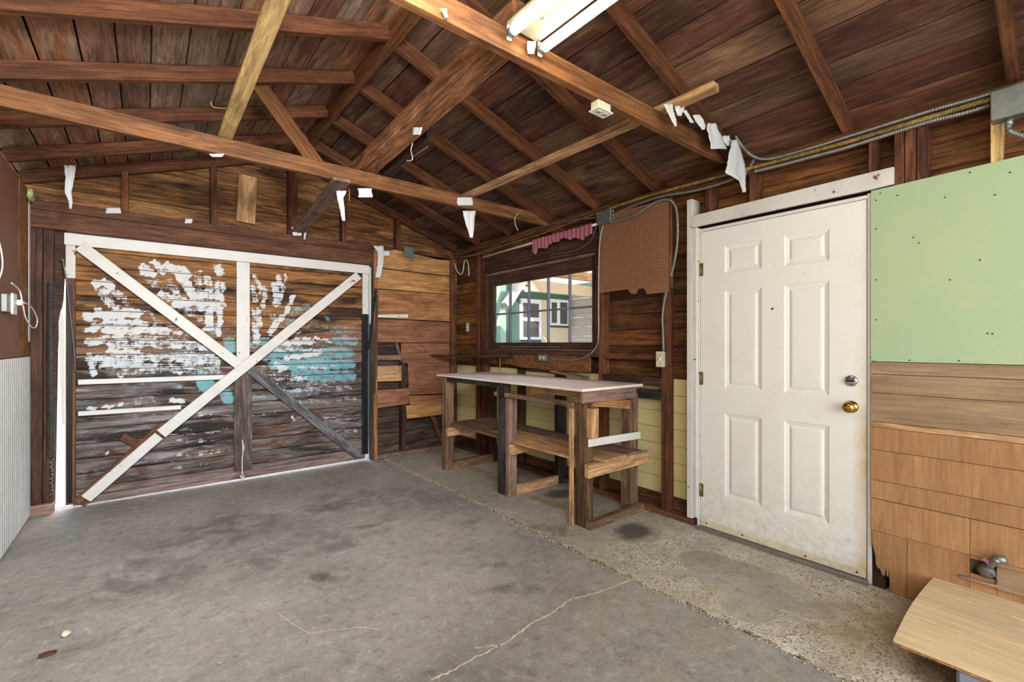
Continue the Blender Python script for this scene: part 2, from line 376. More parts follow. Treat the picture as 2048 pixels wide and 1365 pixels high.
# concrete floor with masks in a colour attribute: R exposed aggregate, G dark stains and painted dimmer light, B warm light painted ochre
def floor_mat(nm='concrete', ca='#837f78', cb='#b3ada3'):
    g = NG(nm); v = g.coords((1, 1, 1), rnd=False)
    at = g.n('VertexColor'); at.layer_name = 'mask'; sep = g.n('SeparateColor'); g.l(at.outputs[0], sep.inputs[0])
    big = g.noise(v, 1.1, 6, .62, .4); mid = g.noise(v, 5, 8, .68, .6); fine = g.noise(v, 60, 5, .7); gr = g.noise(v, 220, 3, .7)
    col = g.mix(g.remap(big, .32, .68), srgb(ca), srgb(cb))
    col = g.mix(g.math('MULTIPLY', g.remap(mid, .35, .65), .5), col, srgb('#877d72'))
    col = g.mix(g.math('MULTIPLY', g.remap(mid, .55, .72), .5), col, srgb('#b8b4ac'))
    spl = g.noise(v, 16, 7, .75, .4)
    col = g.mix(g.math('MULTIPLY', g.remap(spl, .54, .68), .55), col, srgb('#4e4a45'))
    col = g.mix(g.math('MULTIPLY', g.remap(spl, .46, .34), .5), col, srgb('#bfbab0'))
    col = g.mix(g.math('MULTIPLY', g.remap(fine, .45, .7), .4), col, srgb('#5e5a55'))
    st = g.noise(g.coords((1.4, 5, 1), rnd=False), 3, 6, .7, .8)
    col = g.mix(g.math('MULTIPLY', g.remap(st, .55, .75), .35), col, srgb('#b4b0a8'))
    spk = g.n('TexVoronoi'); spk.inputs['Scale'].default_value = 9; g.l(v, spk.inputs['Vector'])
    col = g.mix(g.math('SUBTRACT', 1.0, g.remap(spk.outputs['Distance'], .035, .06)), col, srgb('#b9b4aa'))
    # aggregate
    vo = g.n('TexVoronoi'); vo.inputs['Scale'].default_value = 75; vo.inputs['Randomness'].default_value = 1; g.l(g.coords((1, 1.0, 1), rnd=False), vo.inputs['Vector'])
    sc = g.n('SeparateColor'); g.l(vo.outputs['Color'], sc.inputs[0])
    st2 = g.ramp(sc.outputs[0], [(0, srgb('#6e675c')), (.3, srgb('#aaa08e')), (.6, srgb('#857e72')), (.8, srgb('#cbc2ab')), (1, srgb('#4c4945'))])
    ag = g.mix(g.remap(vo.outputs['Distance'], .25, .5), st2, srgb('#cdc5b4'))
    ag = g.mix(g.math('MULTIPLY', g.remap(mid, .4, .62), .6), ag, srgb('#8f877a'))
    lf = g.noise(v, 2.2, 4, .6); ag = g.mix(g.math('MULTIPLY', g.remap(lf, .45, .6), .4), ag, srgb('#aca286'))
    am = g.remap(g.math('ADD', sep.outputs[0], g.math('MULTIPLY', g.math('SUBTRACT', mid, .5), 1.2)), .42, .58)
    col = g.mix(am, col, ag)
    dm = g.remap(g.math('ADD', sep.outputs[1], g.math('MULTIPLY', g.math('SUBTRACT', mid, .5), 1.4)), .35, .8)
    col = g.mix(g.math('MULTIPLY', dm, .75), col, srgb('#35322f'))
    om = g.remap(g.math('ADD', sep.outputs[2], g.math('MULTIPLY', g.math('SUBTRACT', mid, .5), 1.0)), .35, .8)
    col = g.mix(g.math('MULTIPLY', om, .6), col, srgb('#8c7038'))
    h = g.math('ADD', g.math('MULTIPLY', fine, .25), g.math('MULTIPLY', am, g.math('SUBTRACT', 1.0, vo.outputs['Distance'])))
    return g.out(col, g.math('SUBTRACT', .78, g.math('MULTIPLY', big, .2)), h, .45, .006, .35)
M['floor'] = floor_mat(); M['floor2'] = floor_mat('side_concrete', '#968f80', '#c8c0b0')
def dirt_mat():
    g = NG('sandy_joint_fill'); v = g.coords((1, 1, 1), rnd=False)
    n = g.noise(v, 45, 6, .75); m = g.noise(v, 6, 4, .6)
    col = g.ramp(n, [(.3, srgb('#3c342a')), (.5, srgb('#8a7858')), (.7, srgb('#b8a888'))])
    col = g.mix(g.remap(m, .4, .65), col, srgb('#7d7468')); return g.out(col, .9, n, .8, .01, .1)
M['dirt'] = dirt_mat()
M['crack'] = painted('pale_crack_fill', '#d2c7ae', '#8e8370', .4, scale=12, rough=.95)
M['crumb'] = painted('sandy_crumbs', '#aea186', '#6c604c', .8, scale=18, rough=.95)
M['pebble'] = wood('pebble', '#8c8372', '#b6aa90', '#4c473f', .4, var=.6, knots=False)
g = NG('translucent_sheet'); tr_ = g.n('BsdfTranslucent'); tr_.inputs[0].default_value = (.9, .88, .82, 1); mx_ = g.n('MixShader'); mx_.inputs[0].default_value = .35; g.l(tr_.outputs[0], mx_.inputs[1]); g.l(g.b.outputs[0], mx_.inputs[2]); g.b.inputs['Base Color'].default_value = (.8, .78, .72, 1); g.l(mx_.outputs[0], g.t.nodes['Material Output'].inputs[0]); M['sheet'] = g.m
M['muntin'] = painted('muntin_paint', '#6c6a70', '#38343a', .4)
M['ground'] = painted('yard_ground', '#b4aca0', '#8c8478', .3, rough=.9)
M['cream'] = painted('cream_house_paint', '#dcc6a4', '#c8ae88', .2)
M['hgreen'] = painted('green_house_paint', '#4e6a5c', '#3a5046', .3)
M['palegreen'] = painted('pale_green_post', '#b0c8a6', '#8aa284', .2)
M['shingle'] = painted('beige_shingle', '#cfc2b4', '#a89a8c', .3)
M['housewhite'] = painted('white_vinyl', '#eeeeec', '#c0c0c0', .1)
M['paneglass'] = flat('dark_glass', '#5a564e', .12, 0, .8)

# ---------------------------------------------------------------- room dimensions (metres)
XL, XR, YB, YR = -.67, 3.0, 4.89, -2.2        # inner faces of the studs
XRS, YBS = 3.09, 4.98                         # inner faces of the siding
RX = 1.165                                    # ridge
SL = .354                                     # roof slope
def zr(X):                                    # lower edge of a rafter
    return 3.09-SL*(X-RX) if X > RX else 3.12-SL*.97*(RX-X)
# ---- floor
def grid_slab(name, X0f, X1f, Y0, Y1, ztop, mat, parent, maskf, nx, ny, seed=1):
    ys = np.linspace(Y0, Y1, ny); vs = []; rs = np.random.RandomState(seed)
    for j, y in enumerate(ys):
        a = X0f(y); b = X1f(y)
        for i in range(nx):
            t = i/(nx-1); vs.append((a+(b-a)*t, y, ztop))
    fs = [(j*nx+i, j*nx+i+1, (j+1)*nx+i+1, (j+1)*nx+i) for j in range(ny-1) for i in range(nx-1)]
    n0 = len(vs)
    ring = [j*nx for j in range(ny)][::-1]+[i for i in range(nx)][1:]+[j*nx+nx-1 for j in range(ny)][1:]+[(ny-1)*nx+i for i in range(nx)][::-1][1:]
    for r in ring: x, y, z = vs[r]; vs.append((x, y, z-.09))
    for k in range(len(ring)-1): fs.append((ring[k], n0+k, n0+k+1, ring[k+1]))
    o = mobj(name, vs, fs, mat, parent, center=False)
    ca = o.data.color_attributes.new('mask', 'FLOAT_COLOR', 'POINT')
    A = np.array(vs); m = maskf(A[:, 0], A[:, 1]); buf = np.ones((len(vs), 4)); buf[:, :3] = m
    ca.data.foreach_set('color', buf.ravel()); return o
jr = np.random.RandomState(5); jk = jr.rand(400)
def jag(y, s=0, amp=.022):
    t = (y+3)*26+s*40; i = int(t) % 398; f = t-int(t)
    return ((jk[i]*(1-f)+jk[i+1]*f)-.5)*amp+.012*math.sin(y*2.3+s)
def blobs(X, Y, L):
    out = np.zeros_like(X)
    for (cx, cy, rx, ry, rot, st) in L:
        c, s = math.cos(rot), math.sin(rot); dx = X-cx; dy = Y-cy
        a = (dx*c+dy*s)/rx; b = (-dx*s+dy*c)/ry; d = np.sqrt(a*a+b*b)
        out = np.maximum(out, st*np.clip(1.6-d, 0, 1))
    return out
P0 = lambda x, y: px(x, y, Z=0)
def fl(x, y, rx, ry, st, rot=0):
    p = P0(x, y); return (p.x, p.y, rx, ry, rot, st)
AGG = [fl(1360, 1120, .16, .24, .9), fl(1290, 1100, .2, .2, .8), fl(1430, 1090, .12, .25, .8, .3), fl(1600, 1170, .22, .22, .7), fl(1640, 1240, .14, .2, .9), fl(1760, 1240, .3, .26, 1.0), fl(1560, 1115, .05, .4, .7), fl(1700, 1330, .25, .3, .9), fl(1900, 1320, .4, .3, 1.0), fl(1450, 1200, .09, .35, .7), fl(1570, 1270, .08, .35, .8)]
DRK = [fl(1270, 1065, .17, .11, .85, .2), fl(1120, 990, .14, .12, .9), fl(1150, 1005, .1, .1, .6), fl(985, 1130, .04, .22, .55, .9), fl(1040, 1180, .07, .3, .45, .9), fl(645, 1155, .05, .10, .7, .6), fl(590, 1130, .12, .03, .5), fl(960, 915, .3, .2, .35), fl(700, 1000, .5, .3, .5), fl(640, 1085, .7, .25, .45), fl(450, 1060, .5, .4, .5), fl(300, 1150, .4, .4, .45), fl(820, 1000, .3, .4, .4), fl(1090, 1060, .3, .25, .4), fl(940, 1043, .1, .06, .6), fl(200, 1290, .25, .1, .35)]  # stains, plus broad blobs that paint the far-left floor as dimmer lit
OCH_LIGHT = [fl(1010, 965, .05, .3, .8, .15), fl(1105, 1010, .05, .3, .85, .1), fl(835, 900, .05, .3, .8, .2), fl(950, 940, .04, .3, .75, .1), fl(1740, 1260, .35, .3, .55), fl(1840, 1340, .5, .3, .6)]  # ochre streaks painted in for warm light on the slab
NEG = [fl(1480, 1160, .17, .20, 1.0, .2), fl(1420, 1130, .12, .14, 1.0), fl(1540, 1180, .14, .16, 1.0), fl(1590, 1205, .10, .14, .8), fl(1500, 1215, .12, .10, .9)]
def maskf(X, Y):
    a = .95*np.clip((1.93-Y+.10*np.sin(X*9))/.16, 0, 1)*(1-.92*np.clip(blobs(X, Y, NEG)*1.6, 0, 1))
    return np.stack([a, blobs(X, Y, DRK), blobs(X, Y, OCH_LIGHT)], 1)
def mainmask(X, Y):
    m = maskf(X, Y); m[:, 0] *= .0; m[:, 2] *= 0; return m
FLOOR = struct('floor')
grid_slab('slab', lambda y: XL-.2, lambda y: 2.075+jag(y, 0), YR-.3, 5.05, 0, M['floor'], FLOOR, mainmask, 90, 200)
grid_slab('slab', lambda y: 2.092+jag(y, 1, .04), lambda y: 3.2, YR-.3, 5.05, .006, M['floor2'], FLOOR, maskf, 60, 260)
bx('joint_fill', (2.02, YR-.3, -.09), (2.15, 5.05, -.006), M['dirt'], FLOOR, 0)
# rough sandy crumbs along the joint and in the exposed aggregate
_b = bmesh.new(); bmesh.ops.create_icosphere(_b, subdivisions=1, radius=1)
ICO_V = [tuple(v.co) for v in _b.verts]; ICO_F = [tuple(v.index for v in f.verts) for f in _b.faces]; _b.free()
def pebbles(name, items, mat):
    vs = []; fs = []
    for (x, y, z, r) in items:
        a = random.random()*6.28; ca, sa = math.cos(a), math.sin(a); sx, sy, sz = r*random.uniform(.7, 1.5), r*random.uniform(.6, 1), r*random.uniform(.25, .5); n0 = len(vs)
        for p in ICO_V:
            qx, qy = p[0]*sx, p[1]*sy; vs.append((x+qx*ca-qy*sa, y+qx*sa+qy*ca, z+p[2]*sz))
        fs += [tuple(n0+k for k in f) for f in ICO_F]
    return tag(mobj(name, vs, fs, mat, FLOOR, True, center=False), kind='stuff')
xs_ = np.random.RandomState(3).uniform(2.11, 2.97, 12000); ys_ = np.random.RandomState(4).uniform(-.1, 2.3, 12000)
av = maskf(xs_, ys_)[:, 0]; th_ = np.random.RandomState(6).uniform(.45, .8, 12000); ok_ = np.where(av > th_)[0][:2600]
pebbles('aggregate_stones', [(xs_[i], ys_[i], .006, random.uniform(.003, .0075)) for i in ok_], M['pebble'])
it = []
for i in range(3000):
    y = random.uniform(-.2, 4.85); it.append((2.086+jag(y, .5)+random.gauss(0, .012+.008*math.sin(y*3.1)**2), y, random.uniform(-.004, .004), random.uniform(.0025, .008)))
pebbles('joint_crumbs', it, M['crumb'])
# crack across the main slab
def ribbon(name, pts, w, z, mat, parent):
    P = [P0(*p) for p in pts]; Q = []
    for i in range(len(P)-1):
        k = max(2, int((P[i+1]-P[i]).length/.015))
        for j in range(k): Q.append(P[i].lerp(P[i+1], j/k))
    Q.append(P[-1]); vs = []; fs = []
    for i, p in enumerate(Q):
        t = (Q[min(i+1, len(Q)-1)]-Q[max(i-1, 0)]).normalized(); s = Vector((-t.y, t.x, 0))
        o = random.gauss(0, w*.5); a = w*random.uniform(.35, 1.2)
        vs += [p+s*(o+a)+Vector((0, 0, z)), p+s*(o-a)+Vector((0, 0, z))]
    for i in range(len(Q)-1): fs.append((2*i, 2*i+1, 2*i+3, 2*i+2))
    return mobj(name, vs, fs, mat, parent)
ribbon('crack', [(862, 1362), (900, 1345), (960, 1312), (1010, 1288), (1060, 1250), (1100, 1230), (1140, 1200), (1190, 1188), (1240, 1170), (1275, 1156)], .0055, .0012, M['crack'], FLOOR)
ribbon('crack', [(1005, 1292), (985, 1293), (950, 1298)], .004, .0012, M['crack'], FLOOR)
ribbon('crack', [(555, 1228), (580, 1245), (600, 1258), (620, 1268), (660, 1262), (720, 1256), (760, 1260)], .0018, .0012, M['crack'], FLOOR)
# ---- ceiling: rafters, ridge board, roof boards, ties
CEIL = struct('ceiling')
RAFT = [4.40, 3.80, 3.195, 2.60, 2.01, 1.40, .79, .175, -.43, -1.04, -1.65]
for i, y in enumerate(RAFT):
    for sgn in (1, -1):
        xe = XR+.05 if sgn > 0 else XL-.05; k = SL if sgn > 0 else SL*.97
        a = Vector((RX+sgn*.02, y+.02, zr(RX+sgn*.02)+.048)); b = Vector((xe, y+.02, zr(xe)+.048))
        board('rafter', a, b, (0, 0, 1), .088, .040, M['rafter'], CEIL)
# end rafters against the gable
for sgn in (1, -1):
    xe = XR+.05 if sgn > 0 else XL-.05
    board('rafter', (RX+sgn*.02, 4.93, zr(RX+sgn*.02)+.048), (xe, 4.93, zr(xe)+.048), (0, 0, 1), .088, .04, M['rafter'], CEIL)
bx('ridge_board', (RX-.02, YR, 3.075), (RX+.02, 4.95, 3.225), M['ridge'], CEIL)
for sgn in (1, -1):
    k = SL if sgn > 0 else SL*.97; mat = M['sheathR'] if sgn > 0 else M['sheathL']
    dirv = Vector((sgn, 0, -k)).normalized(); nrm = Vector((sgn*k, 0, 1)).normalized()
    base = Vector((RX, 0, zr(RX+sgn*1e-4)+.093+.002)); Lt = 2.24; ws = []; s = .005
    while s < Lt: w = random.choice([.16, .18, .185, .19, .14]); ws.append((s, w)); s += w+.006
    for (s, w) in ws:
        cuts = sorted(random.sample([4.42, 3.215, 2.62, 2.03, 1.42, .81, .195, -.41], 3 if sgn < 0 else 2))
        ysq = [YR-.1]+cuts+[5.1]
        for a, b in zip(ysq[:-1], ysq[1:]):
            c = base+dirv*(s+w/2)+nrm*(.011+random.uniform(0, .004))
            board('roof_board', (c.x, a+.002, c.z), (c.x, b-.002, c.z), dirv, w-.001, .02, mat, CEIL, .003)
    c = base+dirv*Lt/2+nrm*.045
    board('roofing_felt', (c.x, YR-.2, c.z), (c.x, 5.2, c.z), dirv, Lt+.05, .02, M['hole'], CEIL, 0)
# tie beams on the wall plates
bx('tie_beam', (XL-.03, 3.20, 2.412), (XR+.03, 3.24, 2.515), M['tie'], CEIL)
bx('tie_beam', (XL-.03, 1.45, 2.462), (XR-.06, 1.49, 2.560), M['tie'], CEIL)
# sloping tail end of the near tie, covered in peeling bark-coloured wood, is one piece with it in the photo
bx('tie_beam', (XL-.03, -.35, 2.43), (XR+.03, -.31, 2.53), M['tie'], CEIL)
a, b = Vector((.955, 3.27, 2.46)), Vector((.56, 3.27, 2.93))
board('brace', a, b, (1, 0, .6), .10, .022, M['ridge'], CEIL)
# ---- left wall
WL = struct('wall_left')
bx('sheathing', (XL-.10, YR, 0), (XL-.012, 5.0, 2.42), M['grime'], WL, 0)
bx('top_plate', (XL-.10, YR, 2.385), (XL-.005, 4.98, 2.425), M['stud'], WL)
bx('plywood_panel', (XL-.012, 4.522, 1.195), (XL, YB, 2.415), M['leftply'], WL, .001)
for y0, y1 in ((3.30, 4.51), (2.08, 3.295), (.86, 2.075), (-.36, .855), (-1.58, -.365)):
    bx('hardboard_panel', (XL-.010, y0, 1.195), (XL, y1, 2.415), M['pegdark'], WL, .001)
bx('reflection_strip', (XL-.002, 4.835, 1.3), (XL+.004, 4.888, 2.36), M['whitebare'], WL, .001)  # white strip stands in for bright light reflected off the plywood end
bx('batten', (XL-.004, 4.505, 1.195), (XL+.006, 4.522, 2.41), M['ridge'], WL, .001)
y = 4.885
while y > -.6:
    bx('beadboard', (XL-.010, y-.0535, .012), (XL+.004, y-.002, 1.19), M['beadboard'], WL, .003); y -= .0555
# ---- back wall
WB = struct('wall_back')
# siding left of the door opening, right of it, and the gable boards above
def hrow(parent, x0, x1, z0, z1, mat, y=YBS, name='plank'):
    return bx(name, (x0, y, z0+.0015), (x1, y+.022, z1-.0015), mat, parent, .003)
z = 0.0; rows = []
while z < 2.36:
    hrow(WB, 2.0, 3.10, z, min(z+.128, 2.40), M['siding'] if z > 1.4 else M['darksid']); z += .128
k = 0; z = 2.36
while z < 3.2:
    w = .132; zt = z+w
    def xlim(zz, s): return (RX+(3.22-zz)/SL) if s > 0 else (RX-(3.24-zz)/(SL*.97))
    x0 = max(XL-.1, xlim(z, -1)); x1 = min(3.12, xlim(z, 1))
    if x1-x0 > .1: hrow(WB, x0, x1, z, zt, M['gable'])
    z += w
bx('building_paper', (XL-.1, YBS+.03, 2.2), (3.12, YBS+.04, 2.6), M['hole'], WB, 0)
bx('building_paper', (2.0, YBS+.03, 0), (3.12, YBS+.04, 2.4), M['hole'], WB, 0)
bx('header_beam', (XL, YB, 2.155), (1.955, YBS, 2.290), M['header'], WB)
bx('header_plate', (XL, YB-.006, 2.292), (1.955, YBS, 2.362), M['header'], WB)
bx('top_plate', (1.958, YB+.002, 2.335), (3.0, YBS, 2.36), M['header'], WB)
# jamb boards left
bx('jamb_board', (XL, 4.90, .08), (-.606, 4.95, 2.153), M['jambwood'], WB)
bx('jamb_board', (-.603, 4.905, .08), (-.545, 4.95, 2.153), M['jambwood'], WB)
prism('jamb_board', [px(*q_, Y=4.952) for q_ in [(100, 452), (134, 456), (131, 520), (127, 600), (119, 640), (116, 700), (113, 860), (110, 1010), (100, 1010)]], (0, .02, 0), M['jambwood'], WB)
bx('foot_block', (XL, 4.87, 0), (-.545, 4.96, .078), M['greylumber'], WB)
bx('jamb_board', (XL-.1, 4.955, 0), (-.56, YBS+.02, 2.16), M['darklumber'], WB)
# post right of door
bx('door_post', (1.962, 4.872, 0), (2.002, YBS, 2.33), M['plyback'], WB)
bx('stud', (1.94, 4.90, 0), (1.96, 4.97, 2.15), M['blacklumber'], WB)
# gable studs
for x0, x1 in ((-.152, -.109), (.455, .504), (1.10, 1.18), (1.62, 1.67), (2.232, 2.287)):
    xm = (x0+x1)/2; bx('stud', (x0, YB+.002, 2.364), (x1, YBS-.002, zr(xm)+.02), M['rafter'], WB)
board('nailed_block', px(496, 352, Y=4.94)+Vector((0, .0, 0)), px(491, 446, Y=4.94), (1, 0, 0), .155, .03, M['newwood'], WB)
# plywood patches of the back wall
yp = 4.876
def patch(pts, mat, y=yp, name='plywood_patch', th=.010):
    return prism(name, [px(a, b, Y=y) for a, b in pts], (0, th, 0), mat, WB)
patch([(753, 506), (790, 500), (899, 522), (899, 552), (753, 535)], M['plygold'])
patch([(753, 537), (899, 554), (899, 589), (753, 577)], M['plygold'])
patch([(753, 579), (899, 590), (899, 643), (753, 636)], M['plyback'])
patch([(753, 638), (899, 645), (899, 686), (753, 685)], M['plyred'])
patch([(803, 687), (899, 687), (899, 787), (818, 790), (816, 728), (805, 725), (802, 705)], M['plyred'])
patch([(818, 792), (887, 790), (887, 806), (820, 810)], M['plyback'])
patch([(750, 733), (803, 732), (803, 762), (750, 764)], M['newwood'], 4.884)
patch([(750, 781), (818, 777), (818, 808), (750, 817)], M['plyred'], 4.874)
patch([(812, 812), (888, 804), (888, 829), (814, 838)], M['plygold'], 4.870)
patch([(755, 630), (816, 629), (816, 636), (755, 635)], M['whitebare'], 4.868, 'painted_batten', .006)
# dark opening's framing
bx('stud', (2.30, YB, 0.05), (2.345, YBS-.002, 1.10), M['darklumber'], WB)
bx('ledge', (2.005, YB, 1.10), (2.30, YBS-.01, 1.155), M['greylumber'], WB)
bx('sill_plate', (2.005, YB-.01, 0.006), (2.995, YBS, .05), M['greylumber'], WB)
board('brace', (2.63, 4.93, .60), (2.86, 4.93, .06), (1, 0, 0), .05, .03, M['brownlumber'], WB)
board('brace', (2.24, 4.93, 1.30), (2.31, 4.93, 1.08), (1, 0, 0), .03, .03, M['greylumber'], WB)
bx('stud', (2.935, 4.862, 0.05), (2.996, YBS-.002, 2.33), M['brownlumber'], WB)
# ---- right wall
WR = struct('wall_right')
WY0, WY1, WZ0, WZ1 = 2.575, 4.245, 1.20, 2.10       # window opening
DY0, DY1 = .70, 1.70                                # doorway
pitch = .1262; z = .0; r = 0
zs = [0, .138]+[.138+pitch*i for i in range(1, 20)]
for z0, z1 in zip(zs[:-1], zs[1:]):
    if z0 > 2.44: break
    if z1 <= .139: mat = M['brownlumber']
    elif z1 < 1.03: mat = M['yellow']
    else: mat = M['siding']
    segs = []
    top = z0 > 2.02
    if z1 <= WZ0+.03 or z0 >= WZ1-.03: segs = [(DY1, YBS)]
    else: segs = [(DY1, WY0), (WY1, YBS)]
    if top: segs = [(YR, segs[0][1])]+segs[1:]
    else: segs.append((YR, DY0-.01))
    for y0, y1 in segs: bx('plank', (XRS, y0, z0+.0012), (XRS+.022, y1, z1-.0012), mat, WR, .003)
for (y0, y1, z0, z1) in ((DY1, YBS, 0, WZ0), (DY1, WY0, 0, 2.5), (WY1, YBS, 0, 2.5), (YR, YBS, 2.13, 2.55), (YR, DY0, 0, 2.5)):
    bx('building_paper', (XRS+.024, y0, z0), (XRS+.034, y1, z1), M['hole'], WR, 0)
bx('sill_plate', (XR, DY1+.01, .006), (XRS-.001, YBS-.01, .048), M['brownlumber'], WR)
bx('top_plate', (XR, YR, 2.365), (XRS-.001, YBS-.09, 2.405), M['stud'], WR)
bx('top_plate', (XR+.002, YR, 2.407), (XRS-.001, YBS-.09, 2.445), M['stud'], WR)
def stud(y0, y1, z0, z1, mat='stud', x0=XR, name='stud'): bx(name, (x0, y0, z0), (XRS-.002, y1, z1), M[mat], WR)
stud(4.36, 4.42, .05, 2.364); stud(4.252, 4.295, .05, 2.364)
stud(2.525, 2.57, .05, 2.364); stud(1.915, 1.965, .05, 2.364)
stud(3.03, 3.10, .05, 1.03, 'darklumber')
stud(3.62, 3.66, .05, 1.03, 'darklumber')
bx('header_beam', (XR, 2.572, 2.115), (XR+.04, 4.25, 2.235), M['darklumber'], WR)
stud(px(1035, 500, X=3.0).y, px(1018, 500, X=3.0).y-.02, 2.237, 2.364); stud(px(1119, 480, X=3.0).y, px(1099, 480, X=3.0).y-.03, 2.237, 2.364)
# apron board, ledges right of the window
prism('apron_board', [px(*q, X=2.985) for q in [(972, 709), (1180, 711), (1180, 746), (1105, 741), (1040, 735), (1020, 729), (972, 727)]], (.015, 0, 0), M['tie'], WR)
bx('ledge', (XR-.003, 1.966, 1.165), (XR+.04, 2.524, 1.207), M['stud'], WR)
bx('ledge', (XR-.003, 1.966, .965), (XR+.05, 2.524, 1.030), M['darklumber'], WR)
bx('ledge', (XR-.006, 1.966, .862), (XR+.05, 2.18, .935), M['blacklumber'], WR)
# studs above the door
for xa, xb in ((1411, 1424), (1498, 1513), (1737, 1752)):
    y1 = px(xa, 350, X=3.0).y; y0 = px(xb, 350, X=3.0).y; stud(y0, y1, 2.135, 2.364)
for xa, xb in ((1788, 1808), (1809, 1832), (1833, 1855)):
    y1 = px(xa, 350, X=3.0).y; y0 = px(xb, 350, X=3.0).y; stud(y0+.001, y1, 2.02, 2.364)
bx('stud', (XR-.004, px(2005, 280, X=3.0).y, 2.02), (XRS-.002, px(1981, 280, X=3.0).y, 2.364), M['yellowboard'], WR)
stud(.64, .695, .0, 2.1, 'darklumber')
# wall panelling right of the door
xf = 2.984
def zy(y): return px(1741, y, X=xf).z
GL = px(1742, 500, X=xf).y
prism('green_panel', [(xf, GL, zy(723)), (xf, GL, 2.09), (xf, -1.2, 2.15), (xf, -1.2, zy(723))], (.012, 0, 0), M['green'], WR)
bm = bmesh.new()
for (x, y) in [(1761, 387), (1752, 401), (1752, 458), (1795, 391), (1820, 358), (1846, 350), (1748, 723), (1819, 721), (1918, 722), (1752, 560), (1752, 640), (1990, 390), (1940, 345), (2020, 345), (1985, 668), (1975, 667), (1890, 395), (1838, 486), (1827, 475), (1900, 560), (1960, 520)]:
    bmesh.ops.create_icosphere(bm, subdivisions=1, radius=.0042, matrix=Matrix.Translation(px(x, y, X=xf-.0005)))
tag(bmobj('nail_heads', bm, M['screw'], WR), kind='stuff')
rowsz = [723.8, 748, 786, 843]
for a, b in zip(rowsz[:-1], rowsz[1:]): bx('grain_board', (xf, -1.2, zy(b)+.001), (xf+.010, GL+.002, zy(a)-.001), M['panelgrain'], WR, .0015)
bx('grain_board', (xf, -1.2, zy(854)+.001), (xf+.010, GL+.002, zy(843)-.001), M['newwood'], WR, .0015)
for a, b in ((854, 898.8), (898.8, 959), (959, 995.7)):
    bx('plywood_row', (xf, -1.2, zy(b)+.001), (xf+.010, GL+.002, zy(a)-.001), M['plyrow'], WR, .0015)
def q(x, y): return px(1650+x/6.825, 1050+y/6.825, X=xf)
z995 = zy(996.5); z1061 = px(1744, 1061, X=xf).z
HY0, HY1, HZ0, HZ1 = px(1994, 1125, X=xf).y, px(1939, 1115, X=xf).y, .222, .290
bx('plywood_row', (xf, HY1+.0, z1061+.001), (xf+.010, px(1742, 1030, X=xf).y, z995-.0), M['plyrow'], WR, .0015)
bx('plywood_row', (xf, -1.2, z1061+.001), (xf+.010, HY1-.001, z995), M['plyrow'], WR, .0015)
ys = px(1814, 1100, X=xf).y
prism('plywood_row', [q(640, 75), q(645, 250), q(690, 430), q(692, 520), q(712, 590), q(715, 545), q(730, 610), q(745, 590), q(780, 690), q(815, 700), q(832, 560), q(842, 700), q(862, 720), q(868, 595), q(880, 760), q(886, 985), (xf, ys+.001, .012), (xf, ys+.001, z1061)], (.010, 0, 0), M['plyrowz'], WR)
prism('plywood_row', [(xf, ys-.001, z1061), (xf, ys-.001, .012), (xf, HY1, .010), (xf, HY1, z1061)], (.010, 0, 0), M['plyrowz'], WR)
bx('plywood_row', (xf, HY0, HZ1), (xf+.010, HY1-.001, z1061), M['plyrow'], WR, .001)
bx('plywood_row', (xf, HY0, .010), (xf+.010, HY1-.001, HZ0), M['plyrow'], WR, .001)
bx('plywood_row', (xf, -1.2, .010), (xf+.010, HY0-.001, z1061), M['plyrow'], WR, .001)
bx('grain_board', (xf-.012, -1.2, .185), (xf-.001, HY0-.0, .285), M['panelgrain'], WR, .001)
bx('batten', (xf-.014, HY0-.06, .192), (xf-.002, HY1+.03, .204), M['greylumber'], WR, .001)
# rear wall with an open doorway, behind the camera
WF = struct('wall_front')
for z in np.arange(0, 2.4, .2):
    for x0, x1 in ((XL-.1, -.3), (2.7, 3.12)): bx('plank', (x0, YR-.03, z+.002), (x1, YR, z+.198), M['siding'], WF)
bx('header_beam', (XL-.1, YR-.05, 2.4), (3.12, YR+.04, 2.62), M['header'], WF)
